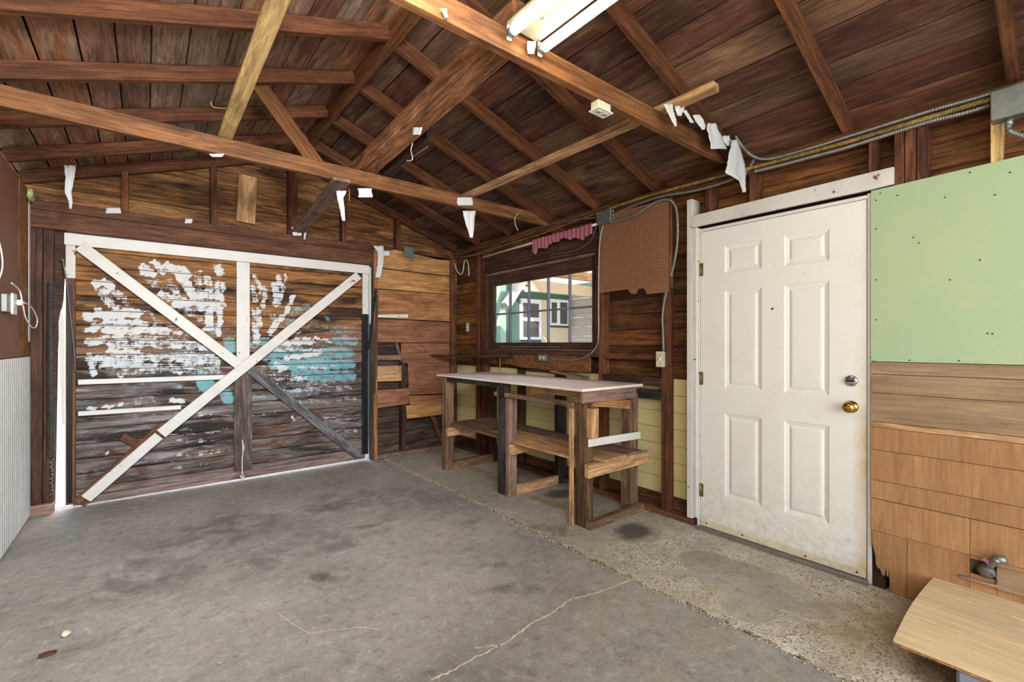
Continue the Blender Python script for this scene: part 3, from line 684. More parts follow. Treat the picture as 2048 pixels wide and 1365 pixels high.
# ---------------------------------------------------------------- garage door
D2 = struct('door_2')
DX0, DX1 = -.478, 1.925
strokes = []
def sA(pts, r, d, ch=0):
    strokes.append(([px(150+x/4.876, 500+y/4.876, Y=4.94) for x, y in pts], r/4.876, d, ch))
def sB(pts, r, d, ch=0):
    strokes.append(([px(150+x/4.876, 740+y/4.876, Y=4.94) for x, y in pts], r/4.876, d, ch))
def sC(pts, r, d, ch=0):
    strokes.append(([px(460+x/5.25, 500+y/5.25, Y=4.94) for x, y in pts], r/5.25, d, ch))
def sD(pts, r, d, ch=0):
    strokes.append(([px(460+x/5.25, 720+y/5.25, Y=4.94) for x, y in pts], r/5.25, d, ch))
for a in [([(215, 325), (270, 320), (350, 350)], 32, 1), ([(215, 385), (330, 400)], 22, .8), ([(270, 430), (330, 480), (340, 490)], 40, .62), ([(380, 420), (520, 500)], 40, .55), ([(300, 500), (400, 560)], 30, .6),
          ([(115, 640), (200, 640)], 30, 1), ([(230, 590), (240, 640)], 30, .95), ([(300, 640), (450, 620), (600, 615)], 42, 1), ([(100, 685), (230, 690)], 12, .9), ([(330, 700), (690, 700)], 20, .85),
          ([(120, 780), (160, 785)], 26, 1), ([(200, 740), (500, 720), (690, 730)], 30, .72), ([(310, 780), (600, 780), (890, 790)], 40, .85), ([(720, 630), (800, 700), (1050, 820)], 45, .5), ([(820, 700), (1000, 800)], 30, .45),
          ([(130, 900), (250, 890)], 32, .8), ([(200, 860), (560, 850), (900, 860)], 30, .6), ([(380, 920), (700, 910), (1000, 930)], 45, .7), ([(900, 860), (1150, 930)], 45, .65), ([(1100, 900), (1280, 980), (1380, 1060)], 25, .7),
          ([(130, 1010), (170, 1050)], 18, .9), ([(330, 1000), (620, 1005)], 28, .85), ([(170, 1080), (600, 1070), (1000, 1040), (1280, 1030)], 42, .75), ([(160, 1120), (170, 1220)], 22, .85), ([(250, 1130), (800, 1140), (1400, 1120)], 30, .75), ([(450, 1210), (560, 1180), (900, 1180), (1400, 1170)], 32, .6), ([(1000, 1090), (1400, 1080)], 25, .7),
          ([(645, 180), (660, 230), (780, 240)], 22, 1), ([(670, 140), (730, 125), (800, 130)], 14, 1), ([(700, 165), (770, 230)], 25, .85), ([(690, 275), (780, 340)], 32, .6), ([(800, 130), (850, 210)], 30, .9), ([(890, 160), (940, 190), (1040, 200)], 42, 1), ([(1000, 220), (1090, 240)], 36, 1), ([(800, 310), (900, 400)], 36, .55), ([(900, 290), (980, 390)], 40, .6), ([(1040, 280), (1090, 330), (1130, 400)], 46, .85),
          ([(840, 440), (1000, 480), (1080, 500)], 36, .95), ([(1000, 520), (1200, 510), (1430, 540)], 40, .85), ([(1150, 450), (1420, 460)], 40, .8), ([(1200, 230), (1210, 400)], 34, .6), ([(1290, 270), (1310, 420)], 36, .75), ([(1400, 170), (1420, 220)], 38, .85), ([(1385, 320), (1400, 420)], 25, .8), ([(1440, 330), (1430, 540)], 22, .9), ([(960, 570), (1430, 590)], 30, .6), ([(1080, 600), (1230, 670)], 35, .55), ([(1320, 590), (1300, 760)], 36, 1), ([(1420, 590), (1415, 700), (1400, 820)], 24, 1), ([(1270, 770), (1340, 770)], 20, 1)]:
    sA(*a)
for a in [([(260, 270), (310, 370), (320, 460)], 22, .8), ([(250, 350), (265, 540)], 28, .75), ([(370, 400), (375, 440), (350, 590)], 28, .75), ([(520, 280), (510, 360)], 28, .9), ([(580, 265), (585, 330)], 14, .95), ([(480, 370), (500, 560)], 44, .78), ([(560, 380), (540, 500)], 24, .8), ([(670, 480), (600, 640), (440, 860)], 26, .9), ([(280, 640), (290, 800)], 48, .8), ([(270, 840), (280, 960)], 34, 1), ([(380, 650), (450, 720)], 55, .5), ([(480, 770), (430, 860)], 30, .9),
          ([(470, 990), (650, 970), (870, 965)], 34, .95), ([(700, 930), (860, 930)], 15, .9), ([(900, 925), (1060, 965)], 18, .85), ([(470, 1055), (700, 1050), (950, 1055)], 15, .9), ([(590, 1135), (760, 1120), (950, 1080)], 26, 1), ([(480, 1200), (590, 1240), (520, 1270)], 26, .9), ([(300, 1240), (450, 1250)], 40, .5), ([(900, 740), (700, 870)], 40, .4), ([(620, 1320), (800, 1350)], 20, .8), ([(700, 1230), (1000, 1240), (1120, 1210)], 8, .9), ([(320, 1300), (600, 1320)], 30, .5), ([(200, 900), (600, 905)], 8, .7)]:
    sC(*a)
for a in [([(380, 1110), (600, 1060), (900, 1100), (1250, 1080)], 55, .75, 1), ([(480, 1200), (700, 1210), (980, 1200)], 50, 1.25, 1), ([(1000, 1210), (1270, 1200)], 48, .85, 1), ([(700, 1320), (1270, 1330)], 60, .8, 1), ([(1100, 840), (1280, 830)], 45, .55, 1), ([(1100, 950), (1300, 960)], 45, .7, 1), ([(880, 980), (1100, 990)], 35, .5, 1), ([(240, 1000), (380, 950)], 35, .75, 1), ([(560, 800), (700, 640), (820, 600)], 36, .6, 1), ([(1030, 720), (1040, 740)], 22, .7, 1), ([(470, 700), (520, 740)], 40, .4, 1), ([(900, 820), (1000, 830)], 40, .4, 1), ([(1300, 640), (1310, 800)], 14, .1, 1)]:
    sC(*a)
for a in [([(1000, 1000), (1300, 1010), (1350, 1060)], 45, .5, 1), ([(1340, 740), (1350, 790)], 35, .6, 1), ([(1500, 900), (1510, 960)], 45, .75, 1), ([(1180, 1190), (1400, 1190)], 35, .55, 1), ([(900, 1150), (1100, 1150)], 30, .35, 1)]: sA(*a)
for a in [([(1260, 130), (1300, 170)], 55, .95, 1), ([(1470, 240), (1490, 290)], 45, .9, 1), ([(560, 150), (1000, 150)], 40, .38, 1)]: sB(*a)
for a in [([(560, 250), (1150, 150)], 30, .30), ([(550, 310), (1040, 300)], 34, .45), ([(950, 290), (1040, 320)], 25, .85), ([(120, 385), (300, 365), (450, 340)], 12, .9), ([(540, 440), (880, 440)], 25, .4), ([(1000, 430), (1500, 470)], 30, .42), ([(870, 640), (1500, 590)], 22, .5), ([(1000, 690), (1500, 720)], 20, .4), ([(830, 880), (1500, 780)], 30, .42), ([(700, 1010), (1300, 900)], 20, .36), ([(40, 600), (160, 690)], 30, .3), ([(305, 810), (305, 855)], 6, 1)]: sB(*a)
for a in [([(320, 190), (700, 250), (900, 240)], 50, .45), ([(600, 300), (1250, 300)], 45, .5), ([(740, 450), (1300, 430)], 35, .45), ([(250, 580), (560, 550)], 10, .5), ([(1000, 620), (1300, 620)], 25, .45), ([(250, 840), (700, 780)], 14, .35), ([(1200, 740), (1320, 740)], 25, .45), ([(660, 600), (680, 630)], 10, .9), ([(240, 1080), (900, 1020)], 16, .35)]: sD(*a)
for a in [([(560, 330), (900, 330)], 50, .5, 1), ([(260, 400), (480, 400)], 30, .5, 1), ([(300, 500), (460, 500)], 26, .35, 1), ([(450, 50), (1280, 40)], 50, .6, 1)]: sD(*a)
pr = 4.94/(cY-sY*((330-CX)/F_PX))/F_PX       # metres per pixel on the door (middle)
def paint_at(X, Z):
    wv = np.sin(X*61+Z*37)*.006+np.sin(X*133-Z*91)*.004+np.sin(Z*210+X*17)*.003
    out = np.zeros((len(X), 3))
    for pts, r, d, ch in strokes:
        rr = r*pr*(1.28 if ch else 1.05)
        dist = np.full(len(X), 9.)
        for p, q_ in zip(pts[:-1], pts[1:]):
            ax, az, bx_, bz = p.x, p.z, q_.x, q_.z; L2 = (bx_-ax)**2+(bz-az)**2+1e-9
            t = np.clip(((X-ax)*(bx_-ax)+(Z-az)*(bz-az))/L2, 0, 1)
            dist = np.minimum(dist, np.hypot(X-ax-t*(bx_-ax), Z-az-t*(bz-az)))
        v = d*np.clip((rr+.010-dist+wv)/.016, 0, 1)
        out[:, ch] = np.maximum(out[:, ch], v)
    out[:, 2] = np.clip((1.55-Z)/.55+.12*np.sin(X*5), 0, .95)
    return out
def painted_plank(name, x0, x1, z0, z1, y, parent):
    nx = int((x1-x0)/.008); nz = max(6, int((z1-z0)/.008)); xs = np.linspace(x0, x1, nx); zs_ = np.linspace(z0, z1, nz)
    vs = []; 
    for k, z in enumerate(zs_):
        e = min(k, nz-1-k); dy = .006 if e == 0 else (.0015 if e == 1 else 0)
        for x in xs: vs.append((x, y+dy-.004*(k/(nz-1)), z))
    fs = [(k*nx+i, k*nx+i+1, (k+1)*nx+i+1, (k+1)*nx+i) for k in range(nz-1) for i in range(nx-1)]
    n0 = len(vs); c4 = [0, nx-1, nz*nx-1, (nz-1)*nx]
    for c in c4: vs.append((vs[c][0], y+.022, vs[c][2]))
    b, t = n0, n0+3
    fs += [tuple([i for i in range(nx)][::-1])+(n0, n0+1), tuple([(nz-1)*nx+i for i in range(nx)])+(n0+2, n0+3), (n0+3, n0+2, n0+1, n0)]
    fs += [tuple(k*nx for k in range(nz))+(n0+3, n0), tuple(k*nx+nx-1 for k in range(nz))[::-1]+(n0+1, n0+2)]
    A = np.array(vs); o = mobj(name, vs, fs, M['gdoor'], parent)
    ca = o.data.color_attributes.new('paint', 'FLOAT_COLOR', 'POINT'); buf = np.ones((len(vs), 4)); buf[:, :3] = paint_at(A[:, 0], A[:, 2])
    ca.data.foreach_set('color', buf.ravel()); return o
pz = .118; z = .135; k = 0
while z < 2.10:
    painted_plank('plank', DX0+.03, DX1-.03, z+.002, min(z+pz-.003, 2.12), 4.952, D2); z += pz
bx('bottom_board', (DX0+.035, 4.945, .075), (DX1-.04, 4.975, .134), M['pinkplank'], D2)
board('bottom_rail', (DX0+.035, 4.955, .042), (DX1-.04, 4.955, .055), (0, 0, 1), .06, .03, M['pinkplank'], D2)
bx('backing', (DX0+.02, 4.98, .06), (DX1-.02, 4.995, 2.13), M['hole'], D2, 0)  # black sheet added behind the planks to stop light leaking through
# frame
yf = 4.925
def dpt(x, y): return px(x, y, Y=yf)
board('top_rail', (DX0-.012, yf, 2.098), (DX1, yf, 2.100), (0, 0, 1), .092, .025, M['white'], D2)
bx('stile', (DX0-.004, yf-.012, 1.795), (DX0+.052, yf+.02, 2.050), M['whitebare'], D2)
bx('stile', (DX0-.004, yf-.012, .035), (DX0+.052, yf+.02, 1.793), M['brownlumber'], D2)
bx('stile', (DX1-.075, yf-.012, 1.61), (DX1-.01, yf+.02, 2.052), M['whitebare'], D2)
bx('stile', (DX1-.075, yf-.012, .075), (DX1-.01, yf+.02, 1.608), M['blacklumber'], D2)
bx('steel_strap', (DX0+.006, yf-.018, .05), (DX0+.034, yf-.0125, 1.745), M['blacksteel'], D2, .001)
bx('steel_strap', (DX1-.068, yf-.018, .08), (DX1-.03, yf-.0125, 1.60), M['blacksteel'], D2, .001)
XC0, XC1 = px(473, 600, Y=yf).x, px(499.5, 600, Y=yf).x
bx('centre_stile', (XC0, yf-.006, 1.10), (XC1, yf+.02, 2.051), M['whitebare'], D2)
bx('centre_stile', (XC0-.02, yf-.004, .10), (XC1+.02, yf+.02, 1.098), M['centrepost'], D2)
def diag(name, p, q_, w, mat, y=yf-.016):
    a = px(*p, Y=y); b = px(*q_, Y=y); return board(name, a, b, (b-a).cross(Vector((0, 1, 0))), w, .024, mat, D2)
diag('diagonal_brace', (160, 492), (484, 735), .088, M['whitebare'])
diag('diagonal_brace', (492, 733), (718, 912), .085, M['weathered'])
diag('diagonal_brace', (322, 868), (717, 551), .088, M['whitebare'], yf-.041)
diag('diagonal_brace', (172, 998), (318, 872), .078, M['whitebare'], yf-.041)
diag('diagonal_brace', (158, 1008), (330, 852), .09, M['brownlumber'], yf-.016)
diag('painted_slat', (156, 765), (470, 754), .040, M['white'], yf)
diag('painted_slat', (156, 828), (362, 815), .036, M['white'], yf)
diag('wood_scrap', (243, 873), (283, 893), .06, M['brownlumber'], yf+.004)
# strap of light blocked: white strip left of the door leaf and at its right edge
prism('edge_trim', [px(*q_, Y=4.935) for q_ in [(117, 645), (122, 618), (128, 640), (129, 850), (124, 850), (118, 700)]], (0, .012, 0), M['white'], D2)
bx('edge_trim', (DX1+.004, yf-.02, 1.50), (DX1+.030, yf+.02, 2.13), M['whitebare'], D2)
bx('edge_trim', (DX1+.008, yf-.02, .12), (DX1+.028, yf+.02, 1.49), M['blacklumber'], D2)
# pull rope with toggle
t = thing('pull_rope', 'thin white pull rope on the centre post of the wooden garage door', 'rope', (px(486, 955, Y=4.9)))
tube('cleat', [px(472, 882, Y=4.905), px(500, 879, Y=4.905)], .003, M['conduit'], t)
tube('cord', [px(485, 881, Y=4.90), px(486, 900, Y=4.895), px(484, 925, Y=4.897), px(485, 952, Y=4.90)], .005, M['rope'], t)
tube('knot', [px(480, 952, Y=4.90), px(485, 956, Y=4.89), px(488, 953, Y=4.90), px(484, 961, Y=4.90)], .007, M['rope'], t)
tube('loose_end', [px(484, 884, Y=4.897), px(488, 893, Y=4.892), px(487, 903, Y=4.895)], .0035, M['rope'], t)
# springs
def spring(name, label, x, y, z0, z1, r, lean=0):
    t = thing(name, label, 'spring', (x, y, z0)); turns = int((z1-z0)/.0105); pts = []
    for i in range(turns*8+1):
        a = i/8*2*math.pi; f = i/(turns*8); pts.append((x+lean*f+r*math.cos(a), y+r*math.sin(a), z0+(z1-z0)*f))
    vs = []; fs = []; sg = 4; rr = .0033
    for i, p in enumerate(pts):
        a = i/8*2*math.pi; c = Vector((math.cos(a), math.sin(a), 0))
        for j in range(sg):
            b = 2*math.pi*j/sg; vs.append(Vector(p)+rr*(math.cos(b)*c+math.sin(b)*Vector((0, 0, 1))))
    for i in range(len(pts)-1):
        for j in range(sg): fs.append((i*sg+j, i*sg+(j+1) % sg, (i+1)*sg+(j+1) % sg, (i+1)*sg+j))
    mobj('coil', vs, fs, M['rust'], t, True)
    tube('hook', [(x+lean, y, z1), (x+lean, y+.004, z1+.02), (x+lean+.01, y+.02, z1+.04), (x+lean, y+.045, z1+.05)], .004, M['rust'], t)
    t['group'] = 'coil springs of the garage door'; return t
t = spring('garage_door_spring', 'long steel coil spring hanging beside the left jamb of the garage door', -.555, 4.865, .43, 1.75, .020)
for i in range(9):
    z = .42-.030*i; a = i*1.57; dx = .008*math.cos(a); dy = .008*math.sin(a)
    tube('chain_link', [(-.555+dx, 4.86+dy, z), (-.548+dx*.2, 4.862-dy, z-.018), (-.555-dx, 4.86-dy, z-.036)], .0032, M['galv'], t, 6)
spring('garage_door_spring', 'thin coil spring leaning against the plywood right of the garage door', 1.955, 4.845, .75, 1.83, .013, .03)
tg = thing('door_arm', 'thin steel pivot arm beside the left coil spring of the garage door', 'hardware', px(149, 690, Y=4.88))
tube('rod', [px(125, 518, Y=4.88), px(135, 580, Y=4.88), px(148, 700, Y=4.88), px(150, 745, Y=4.89)], .0055, M['rust'], tg)
lathe('bolt_head', [(-.006, .010), (.006, .010)], px(125, 520, Y=4.88), (0, 1, 0), M['galv'], tg, 10)
tg = thing('door_arm', 'dark steel pivot arm leaning beside the right coil spring of the garage door', 'hardware', px(738, 700, Y=4.86))
board('bar', px(752, 577, Y=4.855), px(737, 700, Y=4.88), (1, 0, 0), .022, .006, M['blacksteel'], tg)
for f in (0, .12, .24): p = px(752, 577, Y=4.85).lerp(px(737, 700, Y=4.875), f); lathe('rivet', [(-.006, .004), (.0, .004)], p, (0, 1, 0), M['galv'], tg, 8)

# ---------------------------------------------------------------- entry door
D1 = struct('door_1')
xd = 3.0
def dy(x): return px(x, 700, X=xd).y
DL, DR = 1.655, .722; DZ0, DZ1 = .030, 2.055
def zat(x, y): return px(x, y, X=xd).z
cols = [(dy(1523.5), dy(1449.5)), (dy(1658.5), dy(1568.5))]
rows_ = [(zat(1450, 995), zat(1450, 827)), (zat(1450, 777), zat(1450, 581)), (zat(1450, 547), zat(1450, 492))]
bm = bmesh.new()
ye = sorted([DR, DL]+[c for cc in cols for c in cc]); ze = sorted([DZ0, DZ1]+[c for cc in rows_ for c in cc])
def quad(pts):
    bm.faces.new([bm.verts.new(p) for p in pts])
for i in range(len(ye)-1):
    for j in range(len(ze)-1):
        y0, y1, z0, z1 = ye[i], ye[i+1], ze[j], ze[j+1]
        if i in (1, 3) and j in (1, 3, 5):
            prev = (0, 0)
            for (off, dep) in ((.006, .004), (.016, .007), (.026, .010), (.040, .004), (.050, .003)):
                o0, d0 = prev
                A = [(xd+d0, y1-o0, z0+o0), (xd+d0, y0+o0, z0+o0), (xd+d0, y0+o0, z1-o0), (xd+d0, y1-o0, z1-o0)]
                B = [(xd+dep, y1-off, z0+off), (xd+dep, y0+off, z0+off), (xd+dep, y0+off, z1-off), (xd+dep, y1-off, z1-off)]
                for k in range(4): quad([A[k], A[(k+1) % 4], B[(k+1) % 4], B[k]])
                prev = (off, dep)
            quad(B)
        else: quad([(xd, y1, z0), (xd, y0, z0), (xd, y0, z1), (xd, y1, z1)])
bk = [(xd+.044, DL, DZ0), (xd+.044, DR, DZ0), (xd+.044, DR, DZ1), (xd+.044, DL, DZ1)]; fr = [(xd, DL, DZ0), (xd, DR, DZ0), (xd, DR, DZ1), (xd, DL, DZ1)]
quad(bk[::-1])
for k in range(4): quad([fr[(k+1) % 4], fr[k], bk[k], bk[(k+1) % 4]])
bmesh.ops.remove_doubles(bm, verts=bm.verts, dist=.0001)
leaf = bmobj('door_leaf', bm, M['entrydoor'], D1)
bx('door_sweep', (xd-.006, DR+.004, DZ0+.004), (xd-.0005, DL-.002, DZ0+.046), M['plate'], D1, .001)
for x, y in ((1413, 1047), (1485, 1071), (1611, 1113), (1714, 1145)): lathe('screw', [(-.0, .006), (.003, .004)], px(x, y, X=xd-.007)+Vector((-.002, 0, 0)), (-1, 0, 0), M['screw'], D1, 8)
bx('threshold', (xd-.035, DR-.01, .004), (xd+.08, DL+.02, .028), M['alu'], D1, .003)
kn = px(1703, 814, X=xd); db = px(1703, 762, X=xd)
lathe('knob', [(0, .033), (.006, .033), (.009, .020), (.022, .012), (.034, .013), (.040, .024), (.052, .030), (.062, .027), (.068, .015), (.070, .004)], kn, (-1, 0, 0), M['brass'], D1)
o = lathe('deadbolt', [(0, .031), (.005, .031), (.012, .026), (.014, .020)], db, (-1, 0, 0), M['chrome'], D1)
bx('thumb_turn', db+Vector((-.030, -.018, -.005)), db+Vector((-.013, .018, .005)), M['blacksteel'], D1, .002)
lathe('peephole', [(-.0, .007), (.003, .006)], px(1545, 618, X=xd)+Vector((-.001, 0, 0)), (-1, 0, 0), M['screw'], D1, 12)
for y in (540, 757, 980):
    p = px(1401, y, X=xd-.004); h = struct('x'); bpy.data.objects.remove(h)
    hg = lathe('hinge', [(-.045, .006), (.045, .006)], p, (0, 0, 1), M['oldbrass'], D1, 8)
    bx('hinge_leaf', p+Vector((-.001, -.02, -.044)), p+Vector((.003, .004, .044)), M['oldbrass'], hg, .001)
# frame of the doorway
T1 = struct('trim_1')
bx('jamb', (xd-.004, DL+.004, .01), (xd+.10, DL+.026, 2.085), M['whitebare'], T1)
bx('jamb', (xd-.004, DR-.024, .01), (xd+.10, DR-.004, 2.085), M['whitebare'], T1)
bx('head_jamb', (xd-.004, DR-.004, 2.058), (xd+.10, DL+.004, 2.078), M['white'], T1)
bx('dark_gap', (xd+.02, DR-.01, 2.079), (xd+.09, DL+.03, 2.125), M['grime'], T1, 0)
hz0, hz1 = zat(1400, 454.5), zat(1386, 431.8)
yA, yB = px(1385.4, 440, X=2.985).y, px(1787.7, 360, X=2.985).y
prism('head_casing', [(2.98, yA, px(1385.4, 455, X=2.98).z), (2.98, px(1743, 379, X=2.98).y, px(1743, 379, X=2.98).z), (2.98, yB, px(1787, 368, X=2.98).z), (2.98, yB, px(1787, 333.7, X=2.98).z), (2.98, yA, px(1385.4, 432, X=2.98).z)], (.02, 0, 0), M['whitebare'], T1)
c0, c1, c2 = px(1385.5, 700, X=2.99).y, px(1374.5, 700, X=2.99).y, px(1394.5, 700, X=2.99).y
bx('side_casing', (2.985, c2, .075), (3.02, c0-.001, px(1385.4, 456, X=2.98).z), M['whitebare'], T1)
bx('painted_stud', (2.983, c0, .06), (3.085, c1, 2.30), M['whitebare'], T1)
bx('shim', (3.0, DL+.028, .05), (3.05, c2-.0, 2.08), M['brownlumber'], T1)
# outside of the door
# ---------------------------------------------------------------- window
W1 = struct('window_1')
xw = 3.0
def wy(x, X=3.045): return px(x, 640, X=X).y
wo = dict(p=W1)
bx('jamb', (xw-.004, WY0-.002, WZ0-.03), (xw+.12, WY0+.032, WZ1+.012), M['darklumber'], W1)
bx('jamb', (xw-.004, WY1-.045, WZ0-.03), (xw+.12, WY1+.002, WZ1+.012), M['darklumber'], W1)
bx('head', (xw-.008, WY0, WZ1-.022), (xw+.12, WY1, WZ1+.012), M['darklumber'], W1)
bx('sill', (xw-.02, WY0-.01, WZ0-.03), (xw+.12, WY1+.02, WZ0+.028), M['darklumber'], W1)
bx('stop_bead', (xw+.022, WY0+.034, WZ1-.05), (xw+.034, WY1-.046, WZ1-.024), M['greylumber'], W1)
gx = 3.045
gy0, gy1 = wy(1186.5), wy(989.5); gz0 = px(989.5, 685.7, X=gx).z; gz1 = px(1186, 541, X=gx).z
sy0, sy1 = WY0+.036, WY1-.047; sz0, sz1 = WZ0+.03, WZ1-.024
bx('sash_stile', (gx-.018, sy0, sz0), (gx+.018, gy0, sz1), M['darklumber'], W1)
bx('sash_stile', (gx-.018, gy1, sz0), (gx+.018, sy1, sz1), M['darklumber'], W1)
bx('sash_rail', (gx-.017, gy0, sz0), (gx+.017, gy1, gz0), M['darklumber'], W1)
bx('sash_rail', (gx-.017, gy0, gz1), (gx+.017, gy1, sz1), M['darklumber'], W1)
bx('light_strip', (gx-.021, wy(1122), gz0-.048), (gx-.0175, wy(1001), gz0-.040), M['conduit'], W1, 0)
mys = [wy(x) for x in (1021, 1058, 1097, 1140)]; gzm = px(1058, 624, X=gx).z
for y in mys: bx('muntin', (gx-.014, y-.011, gz0), (gx+.014, y+.011, gz1), M['muntin'], W1, .004)
ysq = [gy1]+mys+[gy0]
for a, b in zip(ysq[:-1], ysq[1:]):
    aa = a-(.011 if a != gy1 else 0); bb = b+(.011 if b != gy0 else 0)
    bx('muntin', (gx-.013, bb, gzm-.009), (gx+.013, aa, gzm+.009), M['muntin'], W1, .004)
    for z0, z1 in ((gz0, gzm-.009), (gzm+.009, gz1)):
        bx('pane', (gx-.0015, bb, z0), (gx+.0015, aa, z1), M['glass'], W1, 0)
# ---------------------------------------------------------------- workbench
wb = thing('workbench', 'long homemade workbench with pale plywood top under the window', 'workbench', (2.67, 3.1, .006))
ZT = .962
bx('tabletop', (2.315, 2.125, ZT-.006), (3.0, px(1053, 760, X=2.33).y, ZT+.014), M['plytop'], wb)
bx('tabletop', (2.33, px(1053, 760, X=2.33).y+.002, ZT-.008), (2.996, 4.15, ZT+.011), M['plytop'], wb)
z0 = .006
def leg(x0, x1, y0, y1, zt, mat, zb=z0, name='leg'): return bx(name, (x0, y0, zb), (x1, y1, zt), M[mat], wb)
def Yat(x, X=2.36): return px(x, 800, X=X).y
# left frame
leg(2.355, 2.445, 4.00, Yat(885), ZT-.012, 'bench')
leg(2.94, 2.995, 4.00, 4.06, ZT-.012, 'darklumber')
bx('foot_rail', (2.446, 4.0, z0), (2.95, 4.045, .09), M['bench'], wb)
bx('shelf_support', (2.35, 3.955, .36), (2.95, 3.998, .445), M['newwood'], wb)
bx('top_rail', (2.36, 3.15, ZT-.055), (2.40, 4.0, ZT-.012), M['blacklumber'], wb)
# middle: blackened post and lighter leg
bl = leg(2.36, 2.43, Yat(1009), Yat(995), ZT-.012, 'blacklumber')
tube('harness_ring', [px(1003, 775, X=2.355), px(997, 785, X=2.35), px(1002, 797, X=2.35), px(1007, 785, X=2.35), px(1003, 775, X=2.355)], .003, M['blacksteel'], bl, 6)
leg(2.355, 2.445, 2.985, 3.028, .83, 'greylumber')
leg(2.94, 2.995, 2.985, 3.045, .83, 'blacklumber')
bx('foot_rail', (2.446, 2.99, z0), (2.94, 3.03, .085), M['newwood'], wb)
bx('shelf_support', (2.35, 2.945, .365), (2.94, 2.984, .455), M['newwood'], wb)
bx('cross_rail', (2.36, 2.26, .835), (2.40, 3.20, .870), M['bench'], wb)
bx('cross_block', (2.50, 2.86, .86), (2.545, 2.93, ZT-.008), M['newwood'], wb)
bx('side_rail', (2.50, 2.24, .885), (2.545, 2.86, ZT-.008), M['newwood'], wb)
# right frame
leg(2.352, 2.366, Yat(1147), Yat(1139), .825, 'newwood')
leg(2.37, 2.455, 2.152, 2.245, .868, 'benchdark')
leg(2.90, 2.99, 2.165, 2.26, ZT-.06, 'bench')
bx('foot_rail', (2.37, 2.10, z0), (2.98, 2.150, .060), M['bench'], wb)
bx('end_rail', (2.335, 2.135, .873), (2.93, 2.165, ZT-.008), M['greylumber'], wb)
board('end_rail', (2.42, 2.19, .885), (3.0, 2.19, .805), (0, 0, 1), .07, .04, M['plyedge'], wb)
bx('short_block', (2.385, 2.10, px(1180, 877, X=2.40).z), (2.455, 2.150, .835), M['newwood'], wb)
a = px(1170, 886, Y=2.135); b = px(1292, 869, Y=2.135)
board('white_slat', (2.385, 2.135, .598), (2.99, 2.145, .578), (0, 0, 1), .055, .012, M['white'], wb)
bx('shelf_support', (2.345, 2.095, .368), (3.03, 2.135, .458), M['newwood'], wb)
# shelf boards
bx('shelf', (2.47, 2.06, .462), (2.70, 3.40, .482), M['newwood'], wb)
bx('shelf', (2.705, 2.08, .462), (2.93, 3.60, .482), M['greylumber'], wb)
bx('shelf', (2.40, 3.02, .458), (2.72, 4.08, .480), M['bench'], wb)
bx('shelf', (2.36, 2.26, .462), (2.467, 3.02, .480), M['newwood'], wb)
bx('shelf', (2.725, 3.605, .458), (2.95, 4.08, .480), M['greylumber'], wb)
# small wall shelf left of the bench
sh = thing('wall_shelf', 'narrow dark wall shelf fixed across the corner studs above the left end of the workbench', 'shelf', (2.8, 4.3, 1.15))
board('shelf_board', px(862, 711, X=2.72), px(1017, 713, X=2.90), (1, 0, 0), .16, .018, M['darklumber'], sh)
tube('hanging_wire', [px(911, 716, X=2.9), px(911, 745, X=2.9)], .003, M['rust'], sh)
board('prop', px(1000, 716, X=2.93), px(1000, 744, X=2.93), (0, 1, 0), .012, .006, M['newwood'], sh)
# low plywood bench bottom right
lt = thing('low_bench', 'low plywood bench with a bowed end resting on a grey block', 'bench', (2.6, 0, .006))
out = [(2.985, .453)]+[(2.985-.745*f, .455+.012*math.sin(math.pi*f)) for f in np.linspace(.05, 1, 12)]+[(2.24, -.9), (2.985, -.9)]
prism('bench_top', [(x, y, .150) for x, y in out], (0, 0, -.010), M['lowtable'], lt)
prism('lower_ply', [(x+(.002 if x < 2.9 else 0), y-.002, .139) for x, y in out], (0, 0, -.010), M['plyedge'], lt)
bx('support_block', (2.245, -.35, .006), (2.42, px(1912, 1330, X=2.25).y, .128), M['greyblock'], lt, .01)
bx('support_block', (2.75, -.35, .006), (2.95, .1, .128), M['greyblock'], lt, .01)
# capped pipe stub in the wall hole
vt = thing('pipe_stub', 'capped pipe stub with a red tag in the plywood wall hole', 'pipe', px(1965, 1150, X=2.96))
lathe('cap', [(-.03, .026), (-.01, .030), (.02, .030), (.035, .018)], px(1972, 1142, X=2.985), (-.8, -.3, .1), M['rust'], vt, 12)
tube('pipe', [px(1995, 1120, X=2.93), px(1980, 1132, X=2.96), px(1965, 1145, X=3.02)], .014, M['galv'], vt, 10)
lathe('elbow_nut', [(-.02, .020), (.02, .020)], px(2000, 1120, X=2.95), (0, -1, .3), M['galv'], vt, 6)
board('tag', px(1966, 1118, X=2.94), px(1988, 1134, X=2.94), (0, 0, 1), .016, .002, M['pink'], vt)
tube('wire', [px(1975, 1142, X=2.95), px(1990, 1152, X=2.95), px(1996, 1165, X=2.96)], .002, M['galv'], vt, 5)
